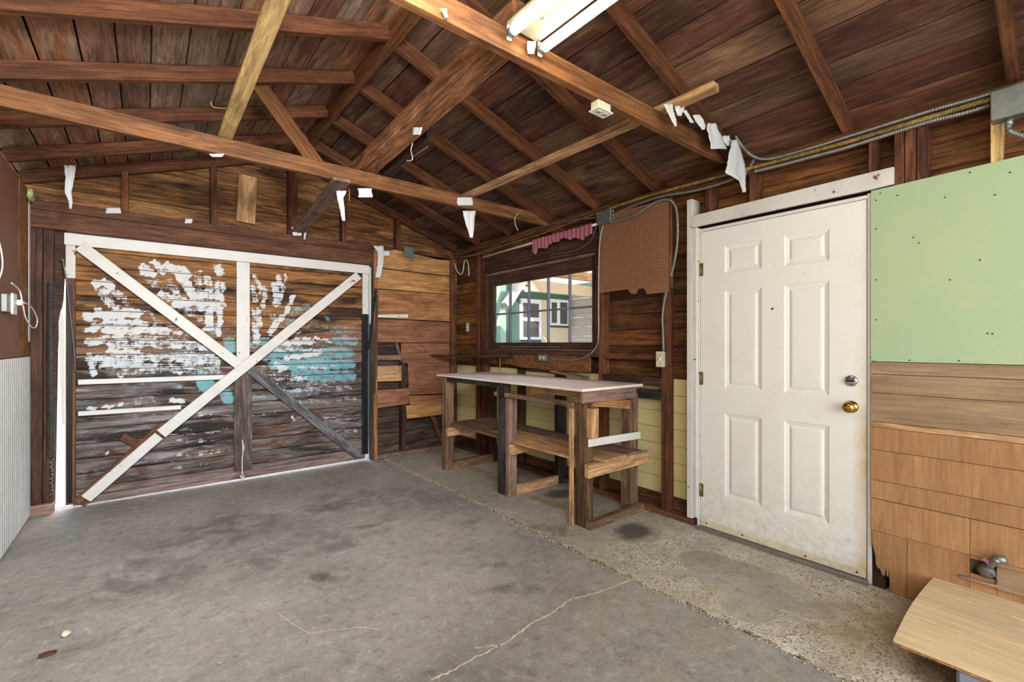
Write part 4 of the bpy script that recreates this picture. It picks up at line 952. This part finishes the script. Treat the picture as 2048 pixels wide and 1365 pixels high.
# ---------------------------------------------------------------- pegboard cabinet
pb = thing('pegboard', 'brown pegboard box with a torn bottom edge beside the window', 'pegboard', (2.98, 2.25, 1.68))
PX_ = 2.968
py1, py0 = px(1198, 480, X=PX_).y, px(1337, 480, X=PX_).y
pz1 = 2.345; 
def pbp(x, y): return px(x, y, X=PX_)
bot = [(1201, 586), (1256, 579), (1262, 588), (1272, 588), (1276, 578), (1288, 577), (1294, 589), (1330, 585)]
prism('perforated_face', [(PX_, py1, pz1), (PX_, py1, 1.70)]+[pbp(*b_) for b_ in bot]+[(PX_, py0, 1.67), (PX_, py0, pz1)], (.006, 0, 0), M['pegboard'], pb)
bx('side_board', (PX_+.001, py0-.02, 1.69), (2.999, py0-.001, pz1), M['brownlumber'], pb)
bx('top_board', (PX_+.006, py0, pz1-.02), (2.999, py1, pz1), M['brownlumber'], pb)
bm = bmesh.new(); sp = .0254
def in_face(y, z): return z > 1.725
yy = py0+.02
while yy < py1-.012:
    zz = pz1-.02
    while zz > 1.72:
        c = Vector((PX_-.0004, yy, zz)); vs = [bm.verts.new(c+Vector((0, .0032*math.cos(a), .0032*math.sin(a)))) for a in [k*math.pi/3 for k in range(6)]]
        bm.faces.new(vs); zz -= sp
    yy += sp
tag(bmobj('peg_holes', bm, M['hole'], pb), kind='stuff')
# ---------------------------------------------------------------- electrical
XE = 2.975
jb = thing('junction_box', 'grey metal junction box above the left edge of the pegboard', 'junction box', px(1207, 448, X=2.96))
bx('box_body', px(1192, 425, X=2.95)+Vector((0, 0, 0)), Vector((3.0, px(1221, 448, X=2.95).y, px(1206, 448, X=2.95).z)), M['galv'], jb, .003)
for f in (-.03, .0, .03): lathe('connector', [(0, .012), (.018, .012)], Vector((2.972, px(1221, 448, X=2.95).y, 2.335+f)), (0, -1, 0), M['galv'], jb, 10)
for yy, zz in ((.02, .02), (-.02, -.02)): lathe('screw', [(0, .004), (.002, .003)], px(1207, 437, X=2.95)+Vector((-.001, yy, zz)), (-1, 0, 0), M['screw'], jb, 8)
j2 = thing('junction_box', 'large grey metal junction box at the top of the wall above the green panel', 'junction box', px(2015, 235, X=2.94))
p = px(1981, 192, X=2.94); q_ = px(2060, 226, X=2.94)
bx('box_body', (2.93, q_.y-.05, 2.275), (2.999, p.y, 2.405), M['galv'], j2, .003)
lathe('connector', [(0, .014), (.03, .014)], (2.965, px(2018, 238, X=2.965).y, 2.275), (0, 0, -1), M['galv'], j2, 10)
tube('flex_conduit', [(2.965, px(2018, 238, X=2.965).y, 2.25), (2.965, px(2020, 238, X=2.965).y, 2.22), (2.968, .14, 2.17), (2.972, .08, 2.14), (2.975, -.1, 2.10)], .011, M['conduit'], j2, 8, .009)
def cond(name, label, pts, r, mat='conduit', corr=.009, cat='conduit', X=XE):
    P = [px(a, b, X=(c if c else X)) for a, b, c in [(p+(None,))[:3] for p in pts]]
    v, f = tubemesh(P, r, 8, corr); o = mobj(name, v, f, M[mat], None, smooth=not corr); return tag(o, label, cat)
cond('conduit', 'grey flexible conduit running just above the brass-coloured pipe', [(1470, 272, 2.86), (1484, 292, 2.93), (1505, 312, 2.965), (1540, 318), (1623, 296), (1691, 275), (1861, 222), (1960, 194), (2060, 162)], .0105)
cond('pipe', 'long brass-coloured corroded pipe running along the top of the right wall', [(2060, 176), (1981, 199), (1861, 234), (1691, 285), (1554, 323), (1500, 337), (1300, 391), (1214, 419)], .012, 'brasspipe', 0, 'pipe', 2.972)
cond('conduit', 'grey flexible conduit entering the left side of the large junction box', [(1979, 211), (1930, 226), (1861, 243), (1780, 268), (1691, 296), (1620, 315), (1560, 331), (1510, 343)], .011)
cond('conduit', 'grey flexible conduit running from above the door to the small junction box', [(1510, 318, 2.99), (1480, 352), (1400, 379), (1320, 394), (1260, 415), (1222, 432)], .010)
cond('conduit', 'long grey flexible conduit looping over the pegboard down to the ivory switch', [(1222, 445, 2.95), (1270, 430, 2.93), (1310, 405, 2.945), (1336, 400, 2.95), (1350, 412, 2.965), (1355, 440), (1354, 490), (1345, 540), (1331, 590), (1325, 630), (1326, 670), (1327, 703)], .0095, X=2.978)
cond('conduit', 'smooth grey conduit running down between window and pegboard', [(1206, 450, 2.955), (1200, 480, 2.95), (1198, 520, 2.955), (1197, 600, 2.96), (1197, 670, 2.965), (1192, 695), (1175, 712), (1150, 720), (1120, 720), (1098, 716)], .0085, corr=0)
cond('cable', 'dark cable sagging along the wall top from the small junction box to the back corner', [(1190, 436), (1140, 441), (1080, 455), (1030, 472), (990, 493), (950, 508), (915, 515), (880, 517, 2.9)], .0055, 'conduit', 0, 'cable')
cond('cable', 'lower brown cable running along the wall top above the curtain rod', [(1192, 428), (1150, 442), (1090, 466), (1010, 490), (960, 508), (925, 514)], .006, 'brasspipe', 0, 'cable', 2.985)
cond('cable', 'thin grey cable drooping over the window header from the small junction box', [(1193, 452), (1187, 470), (1176, 487), (1150, 501), (1120, 507), (1098, 511)], .004, 'conduit', 0, 'cable', 2.99)
def outlet(label, c, w, h, depth, mat, kind, n=Vector((-1, 0, 0))):
    t = thing('outlet' if kind != 'switch' else 'light_switch', label, 'outlet' if kind != 'switch' else 'switch', c)
    s = Vector((0, 1, 0)) if abs(n.x) > .5 else Vector((1, 0, 0))
    bx('box_body', c-s*w*.46-Vector((0, 0, h*.46)), c+s*w*.46+Vector((0, 0, h*.46))-n*depth, M['galv'], t, .002)
    bx('cover_plate', c-s*w/2-Vector((0, 0, h/2)), c+s*w/2+Vector((0, 0, h/2))+n*.004, M[mat], t, .0015)
    if kind == 'switch':
        bx('toggle', c-s*.005-Vector((0, 0, .010)), c+s*.005+Vector((0, 0, .012))+n*.016, M['plate'], t, .002)
        for dz in (-.032, .032): lathe('screw', [(0, .004), (.002, .003)], c+Vector((0, 0, dz))+n*.004, n, M['screw'], t, 8)
    else:
        for f in (-1, 1):
            d = (s*f*w*.22) if w > h else Vector((0, 0, f*h*.22))
            lathe('socket', [(0, .016), (.002, .015)], c+d+n*.004, n, M['plate'], t, 14)
            for g_ in (-.005, .005): bx('slot', c+d+s*g_-s*.001-Vector((0, 0, .004))+n*.0061, c+d+s*g_+s*.001+Vector((0, 0, .004))+n*.0066, M['hole'], t, 0)
    return t
outlet('ivory light switch plate on the bare stud left of the white door', px(1321, 719, X=2.965), .072, .115, .03, 'plate', 'switch')
outlet('double outlet in a grey metal box on the board under the window', px(1084, 716, X=2.95), .105, .062, .035, 'galv', 'outlet')
outlet('small ivory switch plate on the dark siding left of the window', px(935, 655, X=3.05), .055, .11, .03, 'plate', 'switch')
bb = thing('junction_box', 'small grey junction box at the top right corner of the plywood on the back wall', 'junction box', px(817, 504, Y=4.85))
bx('box_body', px(809, 513, Y=4.84), Vector((px(826, 513, Y=4.84).x, 4.885, px(817, 495, Y=4.84).z)), M['galv'], bb, .003)
bx('cover_plate', px(808, 514, Y=4.835)+Vector((0, .0, 0)), Vector((px(827, 513, Y=4.84).x, 4.839, px(817, 494, Y=4.84).z)), M['galv'], bb, .001)
P = [px(827, 506, Y=4.86), px(850, 512, Y=4.86), px(875, 518, Y=4.86), px(893, 519, Y=4.85)]
v, f = tubemesh(P, .006, 8); tag(mobj('cable', v, f, M['blacksteel'], None, True), 'black cable leaving the small junction box above the plywood towards the corner', 'cable')
# outlet on the tie beam
c = Vector((px(1204, 210, Y=1.47).x, 1.47, 2.418))
to = thing('outlet', 'white double outlet hanging under the near tie beam', 'outlet', c)
bx('box_body', c+Vector((-.05, -.02, .0)), c+Vector((.045, .03, .043)), M['plate'], to, .004)
bx('cover_plate', c+Vector((-.058, -.030, -.004)), c+Vector((.052, .036, .001)), M['whiteplastic'], to, .002)
for f in (-.022, .022):
    lathe('socket', [(0, .015), (.002, .014)], c+Vector((f, 0, -.004)), (0, 0, -1), M['plate'], to, 12)
    bx('slot', c+Vector((f-.004, -.004, -.0068)), c+Vector((f-.002, .004, -.0062)), M['hole'], to, 0); bx('slot', c+Vector((f+.003, -.004, -.0068)), c+Vector((f+.005, .004, -.0062)), M['hole'], to, 0)
# left wall outlet with charger
c = Vector((XL+.03, px(12, 612, X=XL).y-.05, 1.525))
lo_ = thing('outlet', 'white outlet box with a plugged-in charger on the left wall', 'outlet', c)
bx('box_body', c+Vector((-.03, -.09, -.05)), c+Vector((.0, .06, .06)), M['galv'], lo_, .004)
bx('cover_plate', c+Vector((0, -.02, -.06)), c+Vector((.012, .085, .07)), M['whiteplastic'], lo_, .003)
for f in (-.03, .03): bx('slot', c+Vector((.0125, -.01, f-.004)), c+Vector((.013, .0, f+.004)), M['hole'], lo_, 0)
bx('plug', c+Vector((.012, .05, .0)), c+Vector((.04, .09, .035)), M['whiteplastic'], lo_, .006)
ck = tube('charger_cord', [c+Vector((.04, .09, .02)), c+Vector((.045, .22, .012)), c+Vector((.05, .36, -.02)), c+Vector((.05, .47, -.075)), c+Vector((.045, .45, -.125)), c+Vector((.04, .33, -.125)), c+Vector((.035, .18, -.07)), c+Vector((.035, .08, .02)), c+Vector((.03, .03, .09)), c+Vector((.02, -.12, .12))], .0042, M['whiteplastic'], lo_)
v, f = tubemesh([px(-8, 30, X=-.6), px(10, 38, X=-.6), px(16, 58, X=-.6), px(6, 80, X=-.6), px(-12, 92, X=-.6)], .009, 8)
tag(mobj('cable', v, f, M['whiteplastic'], None, True), 'thick white cable loop at the top left corner by the roof boards', 'cable')
v, f = tubemesh([px(-6, 470, X=-.655), px(3, 505, X=-.65), px(4, 540, X=-.65), px(-8, 572, X=-.655)], .004, 8)
tag(mobj('cable', v, f, M['whiteplastic'], None, True), 'thin white cable loop on the left wall above the outlet', 'cable')
# ---------------------------------------------------------------- fluorescent fixture
fx = thing('fluorescent_light', 'lit two-tube fluorescent shop light hanging at the near tie beam', 'light', (1.22, .85, 2.53))
FX0, FX1, FY0, FY1, FZ = 1.115, 1.285, .20, 1.425, 2.545
bm = bmesh.new()
prof = [(FX0, FZ+.012), (FX0+.004, FZ), (FX1-.004, FZ), (FX1, FZ+.012), (FX1-.03, FZ+.052), (FX0+.03, FZ+.052)]
vs = [(x, y, z) for y in (FY0, FY1) for x, z in prof]; n = len(prof)
fs = [tuple(range(n)), tuple(range(2*n-1, n-1, -1))]+[(i, n+i, n+(i+1) % n, (i+1) % n) for i in range(n)]
bm.free(); mobj('housing', vs, fs, M['housing'], fx)
lathe('knockout', [(0, .012), (.002, .010)], ((FX0+FX1)/2, FY1-.12, FZ), (0, 0, -1), M['galv'], fx, 14)
for xx in (FX0+.012, FX1+.006):
    lathe('tube', [(0, .0187), (1.165, .0187)], (xx, FY0+.03, FZ-.030), (0, 1, 0), M['tube'], fx, 16)
    for ya, yb in ((FY0+.005, FY0+.03), (FY1-.03, FY1-.006)):
        lathe('end_cap', [(0, .0192), (yb-ya, .0192)], (xx, ya, FZ-.030), (0, 1, 0), M['galv'], fx, 14)
        e = FY1 if ya > 1 else FY0
        bx('socket_bracket', (xx-.010, e-.006, FZ-.055), (xx+.010, e+.004, FZ+.004), M['whiteplastic'], fx, .002)
# added fill light: unseen copy of the shop light behind the camera
fx2 = thing('fluorescent_light', 'unseen two-tube fluorescent light added behind the camera as fill', 'light', (1.22, -1.2, 2.53))
mobj('housing', [(x, y-1.9, z) for x, y, z in vs], fs, M['doorwhite'], fx2)
for xx in (FX0+.012, FX1+.006): lathe('tube', [(0, .0187), (1.165, .0187)], (xx, FY0-1.87, FZ-.030), (0, 1, 0), M['tube'], fx2, 16)
# ---------------------------------------------------------------- loose lumber on the ties
tag(board('timber_beam', (1.205, 1.40, 2.612), (1.245, 3.36, 2.565), (1, 0, 0), .145, .095, M['log'], None, .008), 'thick rough-sawn timber beam laid across both tie beams under the ridge', 'beam')
tag(board('lumber', (1.385, 2.55, 2.60), (1.385, 3.30, 2.565), (0, 0, 1), .09, .038, M['darklumber'], None), 'short dim board on edge lying right of the rough-sawn beam', 'board')
tag(board('batten', (2.255, 1.16, 2.590), (2.12, 3.44, 2.535), (1, 0, 0), .062, .038, M['newwood'], None), 'long light batten resting on both tie beams with its sawn end towards the camera', 'board')
tag(board('pine_board', (.385, 1.3, 2.573), (.372, 3.46, 2.526), (1, 0, 0), .075, .02, M['yellowboard'], None), 'pale yellow pine board lying on the tie beams at the upper left', 'board')
tag(board('lumber', (1.045, 3.15, 2.401), (1.175, 4.90, 2.385), (1, 0, 0), .115, .02, M['greylumber'], None), 'grey board running from under the far tie beam to the header over the garage door', 'board')
# ---------------------------------------------------------------- rags and papers
def rag(label, pts, name='rag', cat='rag', th=.002, group=None, folds=3, amp=.008):
    amp *= .6
    """hanging cloth: pts = [(centre, half width vector)] top to bottom"""
    vs = []; fs = []; nu = 9; rows2 = []
    for i in range(len(pts)-1):
        for k in range(4): rows2.append((Vector(pts[i][0]).lerp(Vector(pts[i+1][0]), k/4), Vector(pts[i][1]).lerp(Vector(pts[i+1][1]), k/4)))
    rows2.append((Vector(pts[-1][0]), Vector(pts[-1][1])))
    ph = random.random()*6
    for j, (c, h) in enumerate(rows2):
        nrm = h.cross(Vector((0, 0, 1))); nrm = nrm.normalized() if nrm.length > 1e-6 else Vector((1, 0, 0))
        for i in range(nu):
            f = i/(nu-1)*2-1; w = amp*math.sin(folds*f*2.2+ph+j*.25)+random.uniform(-.0012, .0012)
            vs.append(c+h*f*(1+random.uniform(-.06, .06))+nrm*w)
    n = len(vs); R = len(rows2)
    for j in range(R-1):
        for i in range(nu-1): fs.append((j*nu+i, j*nu+i+1, (j+1)*nu+i+1, (j+1)*nu+i))
    o = mobj(name, vs, fs, M['rag'], None, True)
    m = o.modifiers.new('thickness', 'SOLIDIFY'); m.thickness = th
    return tag(o, label, cat, group or ('white rags and scraps hanging from the ties and header' if cat == 'rag' else 'white paper scraps stuck on the timbers'))
def ragpx(label, rows3, Y=None, X=None, **kw):
    pts = []
    for (xa, xb, y) in rows3:
        a = px(xa, y, Y=Y, X=X); b = px(xb, y, Y=Y, X=X); pts.append(((a+b)/2, (b-a)/2))
    return rag(label, pts, **kw)
ragpx('long white rag hanging from the left rafter nearest the garage wall', [(128, 152, 331), (131, 149, 355), (129, 143, 385), (137, 145, 402), (139, 143, 418)], Y=4.405)
ragpx('narrow white rag hanging from the far tie beam beside the grey board', [(673, 694, 382), (675, 687, 396), (680, 689, 420), (684, 690, 442)], Y=3.17)
ragpx('small white square of paper hanging from the middle of the far tie beam', [(716, 743, 377), (717, 744, 386), (717, 746, 395)], Y=3.185, name='paper_scrap', cat='paper', amp=.002)
ragpx('pointed white rag hanging from the far tie beam below the end of the batten', [(926, 953, 422), (930, 950, 440), (936, 948, 460), (940, 945, 476)], Y=3.185, amp=.01)
ragpx('white paper on the face of the far tie beam at the batten end', [(914, 944, 395), (914, 946, 402), (915, 947, 411)], Y=3.192, name='paper_scrap', cat='paper', amp=.002)
ragpx('white rag draped where the garage door header meets the plywood', [(747, 768, 492), (756, 768, 505), (755, 766, 530), (750, 760, 556)], Y=4.84, amp=.012)
ragpx('short white rag lying on top of the back wall plywood', [(762, 778, 502), (762, 780, 506), (764, 781, 512)], Y=4.85, amp=.006)
ragpx('thin white rag hanging from the end of the grey board over the header', [(607, 619, 441), (608, 615, 455), (608, 612, 470), (608, 610, 480)], Y=4.80, amp=.006)
ragpx('crumpled white rag on the header at the foot of the grey board', [(582, 600, 454), (583, 603, 462), (586, 604, 472)], Y=4.82, amp=.02)
ragpx('white paper stuck on the header plate right of the left gable stud', [(213, 240, 416), (212, 242, 422), (211, 243, 427)], Y=4.875, name='paper_scrap', cat='paper', amp=.002)
ragpx('small torn white paper on the header plate near the second gable stud', [(371, 384, 438), (370, 385, 442), (369, 383, 447)], Y=4.875, name='paper_scrap', cat='paper', amp=.003)
ragpx('small white paper under the far tie beam below the yellow board', [(418, 449, 308), (420, 447, 311), (425, 444, 314)], Y=3.18, name='paper_scrap', cat='paper', amp=.003)
ragpx('small white paper stuck on the side of the rough-sawn beam', [(826, 845, 255), (825, 843, 262), (824, 840, 270)], X=1.16, name='paper_scrap', cat='paper', amp=.002)
ragpx('torn white scrap on the left part of the near tie beam', [(878, 893, 18), (884, 893, 24), (890, 895, 36)], Y=1.43, amp=.005)
ragpx('folded white tag under the shop light on the near tie beam', [(1055, 1073, 83), (1054, 1071, 95), (1056, 1068, 108)], Y=1.43, name='paper_scrap', cat='paper', amp=.003)
ragpx('leftmost white rag of the row on the near tie beam, a drooping strip', [(1328, 1346, 208), (1335, 1348, 222), (1343, 1352, 240), (1348, 1352, 253)], Y=1.365, amp=.006)
ragpx('crumpled white rag left of the twisted strip on the near tie beam', [(1350, 1372, 212), (1354, 1366, 222), (1357, 1363, 232)], Y=1.365, amp=.012)
ragpx('short thin white strip hanging diagonally on the near tie beam', [(1364, 1372, 220), (1373, 1380, 232), (1381, 1388, 246)], Y=1.365, amp=.003)
ragpx('twisted white rag in the middle of the near tie beam row', [(1386, 1398, 230), (1392, 1408, 240), (1400, 1412, 252), (1403, 1407, 260)], Y=1.365, amp=.012)
ragpx('broad white rag second from the end of the near tie beam', [(1415, 1431, 247), (1412, 1436, 258), (1418, 1448, 278), (1422, 1455, 298)], Y=1.365, amp=.007, folds=2)
ragpx('largest white rag hanging at the very end of the near tie beam', [(1462, 1476, 280), (1460, 1482, 300), (1456, 1488, 325), (1452, 1491, 345), (1478, 1490, 362), (1484, 1491, 385)], Y=1.34, amp=.007, folds=2)
ragpx('knotted grey-white rag between the two largest rags on the near tie beam', [(1447, 1459, 272), (1448, 1462, 282), (1452, 1461, 292)], Y=1.365, amp=.014)
gs = thing('green_scrap', 'yellow-green crumpled scrap stuck on the top edge of the left wall', 'scrap', px(62, 395, X=-.64))
bm = bmesh.new(); bmesh.ops.create_icosphere(bm, subdivisions=2, radius=.042)
for v_ in bm.verts: v_.co *= random.uniform(.7, 1.15); v_.co.x *= .5; v_.co += px(60, 388, X=-.645)
M['lime'] = painted('lime_scrap', '#a8b86c', '#e0dca8', .7, rough=.9, scale=20)
bmobj('crumple', bm, M['lime'], gs)
mobj('leaf', [px(54, 398, X=-.64), px(73, 396, X=-.63), px(66, 404, X=-.64)], [(0, 1, 2)], M['plate'], gs)
tube('thread', [px(75, 393, X=-.64), px(88, 397, X=-.55), px(94, 401, X=-.5)], .002, M['rope'], gs, 5)
# curtain rod with pink valance
cr = thing('curtain_rod', 'white curtain rod with a gathered faded pink cloth above the window', 'curtain rod', px(1080, 480, X=2.93))
tube('rod', [px(966, 515, X=2.93), px(1192, 449, X=2.93)], .011, M['rag'], cr, 8)
a, b = px(1067, 485, X=2.925), px(1186, 452, X=2.925); vs = []; fs = []; nu = 60; nv = 6
for j in range(nv):
    for i in range(nu):
        f = i/(nu-1); p = a.lerp(b, f); fz = j/(nv-1); drop = (.085+.02*math.sin(f*9)+.012*math.sin(f*31)+(.035 if f < .08 else 0))
        vs.append(Vector((p.x-.014+.009*math.sin(f*95)*(.5+fz*.6), p.y, p.z+.018-drop*fz+.003*math.sin(f*70))))
for j in range(nv-1):
    for i in range(nu-1): fs.append((j*nu+i, j*nu+i+1, (j+1)*nu+i+1, (j+1)*nu+i))
mobj('gathered_cloth', vs, fs, M['pink'], cr, True)
# bent wire on the corner, zip string on the beam, hanging wires
def wire(label, P, r, mat='rope', name='wire', cat='wire'):
    v, f = tubemesh(P, r, 6); return tag(mobj(name, v, f, M[mat], None, True), label, cat)
wire('bent white plastic strip hanging in the corner left of the window', [px(909, 527, X=2.95), px(913, 540, X=2.95), px(920, 549, X=2.95), px(926, 543, X=2.95), px(929, 523, X=2.95), px(935, 523, X=2.95), px(938, 545, X=2.95), px(937, 552, X=2.95)], .006)
wire('looped white string hanging under the rough-sawn beam', [px(817, 282, X=1.3), px(825, 286, X=1.3), px(822, 300, X=1.3), px(825, 318, X=1.3), px(818, 322, X=1.3), px(814, 321, X=1.3)], .003, name='string', cat='string')
wire('thin taut string running from the far tie beam up to the rafters', [px(762, 357, X=1.43), px(856, 293, X=1.43)], .0015, name='string', cat='string')
wire('short curled white wire hanging under the right end of the far tie beam', [px(1037, 427, Y=3.19), px(1030, 436, Y=3.19), px(1031, 450, Y=3.19), px(1036, 462, Y=3.19)], .003)
wire('thin curved hook wire hanging beside the yellow board', [px(422, 203, Y=3.0), px(424, 212, Y=3.0), px(435, 216, Y=3.0), px(452, 217, Y=3.0)], .003, 'newwood')
wire('short brown string with a knot hanging right of the narrow rag', [px(698, 377, Y=3.19), px(699, 390, Y=3.19), px(698, 402, Y=3.19)], .002, 'newwood', 'string', 'string')
# debris on the workbench back edge and the floor
for (lab, a, b, w) in (('weathered broken board lying at the back of the workbench top', (1105, 745), (1175, 757), .06),):
    tag(board('broken_board', px(a[0], a[1], X=2.95)+Vector((0, 0, .01)), px(b[0], b[1], X=2.95)+Vector((0, 0, .0)), (1, 0, 0), w, .02, M['greylumber'], None), lab, 'board')
wire('dark hose lying along the wall behind the workbench top', [px(1035, 738, X=2.97), px(1060, 742, X=2.96), px(1090, 744, X=2.95), px(1110, 747, X=2.96)], .008, 'blacksteel', 'hose', 'hose')
bm = bmesh.new(); bmesh.ops.create_icosphere(bm, subdivisions=2, radius=.017); c = P0(131, 1275)
for v_ in bm.verts: v_.co *= random.uniform(.8, 1.15); v_.co.z *= .8; v_.co += c+Vector((0, 0, .014))
tag(bmobj('pebble', bm, M['crack'], None, True), 'pale pebble lying on the concrete at the lower left', 'stone')
bm = bmesh.new(); c = P0(95, 1311)
for k in range(7):
    a = k*.9; m = bmesh.ops.create_cube(bm, size=.02)
    for v_ in m['verts']: v_.co.z *= .12; v_.co.x *= random.uniform(.5, 1.4); v_.co += c+Vector((.018*math.cos(a), .012*math.sin(a), .002+.0012*k))
tag(bmobj('leaf_litter', bm, M['brownlumber'], None), 'small brown leaf crumb on the concrete near the pebble', 'leaf')

# ---------------------------------------------------------------- outside
GR = tag(bx('ground', (-14, -8, -.16), (20, 22, -.10), M['ground'], None, 0), 'pale sunlit driveway and yard outside the garage', 'ground', kind='structure')
hs = thing('neighbour_house', 'green and cream house seen through the multi-pane window', 'house', (6, 6.8, -.1))
YN, XE2 = 6.75, 7.0
def H(x, y): return px(x, y, Y=YN)
bx('wall', (2.4, YN, -.1), (XE2, YN+.2, 3.2), M['hgreen'], hs, 0)
def hb(name, x0, y0, x1, y1, mat, d=.03, Y=YN): 
    a = px(x0, y0, Y=Y-d); b = px(x1, y1, Y=Y-d); a2 = px(x0, y1, Y=Y-d); zz = sorted([a.z, b.z]); return bx(name, (a.x, Y-d, zz[0]), (b.x, Y-.001, zz[1]), mat, hs, .003)
hb('cream_wall', 1090, 655, 1145, 760, M['cream'], .02)
hb('cream_wall', 1083, 600, 1094, 690, M['cream'], .015)
w1 = hb('window_frame', 1043, 597, 1083, 680, M['housewhite'], .06)
hbx = lambda x0, y0, x1, y1, m, d, par: bx('pane', (px(x0, y0, Y=YN-d).x, YN-d, px(x0, y1, Y=YN-d).z), (px(x1, y0, Y=YN-d).x, YN-d+.01, px(x0, y0, Y=YN-d).z), m, par, 0)
hbx(1047, 606, 1078, 634, M['paneglass'], .07, w1); hbx(1047, 642, 1078, 674, M['paneglass'], .07, w1)
w2 = hb('window_frame', 1101, 598, 1138, 652, M['housewhite'], .06)
hbx(1104, 605, 1114, 646, M['paneglass'], .07, w2); hbx(1121, 605, 1135, 648, M['paneglass'], .07, w2)
z = -.1
while z < 2.75:
    bx('shingle_row', (XE2, 3.0, z), (XE2+.05, YN, z+.132), M['shingle'], hs, .003); z += .134
bx('green_fascia', (XE2-.03, 3.0, 2.36), (XE2+.02, YN, 2.52), M['hgreen'], hs)
# porch posts, brace, beams with a lattice roof
po = thing('patio_cover', 'patio cover with pale green post and angled brace outside the window', 'pergola', (4.6, 5.6, -.1))
a = px(1001, 640, Y=5.6); bx('post', (a.x, 5.6, -.1), (a.x+.11, 5.7, 2.9), M['palegreen'], po)
bx('post', (a.x+.12, 5.9, -.1), (a.x+.42, 5.98, 2.9), M['hgreen'], po)
board('brace', px(1012, 612, Y=5.5), px(1040, 566, Y=5.5), (1, 0, 0), .14, .09, M['shingle'], po)
a = px(1050, 572, Y=6.0); bx('beam', (a.x-.6, 6.0, a.z-.08), (XE2-.05, 6.1, a.z+.12), M['cream'], po)
a = px(1100, 552, Y=5.3); bx('beam', (3.4, 5.3, a.z), (XE2-.05, 5.38, a.z+.14), M['newwood'], po)
for i in range(9):
    x = 5.1+i*.2; bx('corrugated_sheet', (x, 5.0, a.z+.15), (x+.192, 6.74, a.z+.155), M['sheet'], po)
lb = thing('string_light', 'glowing warm bulb hanging from the patio cover outside the window', 'light', px(1053, 582, Y=5.4))
lathe('bulb', [(0, .008), (.02, .026), (.045, .034), (.07, .02), (.078, .004)], px(1053, 577, Y=5.4)+Vector((0, 0, .02)), (0, 0, -1), M['bulb'], lb, 14)
lathe('bulb_socket', [(0, .012), (.04, .012)], px(1053, 577, Y=5.4)+Vector((0, 0, .06)), (0, 0, -1), M['blacksteel'], lb, 10)
for o in list(bpy.data.objects):
    if o.parent is None and o.get('category') == 'conduit': o['group'] = 'electrical conduits along the right wall'
    if o.parent is None and o.get('category') == 'junction box': o['group'] = 'grey metal junction boxes'
    if o.parent is None and o.name.startswith('fluorescent_light'): o['group'] = 'two-tube fluorescent shop lights'
    if o.parent is None and o.name.startswith('door_arm'): o['group'] = 'steel pivot arms of the garage door'
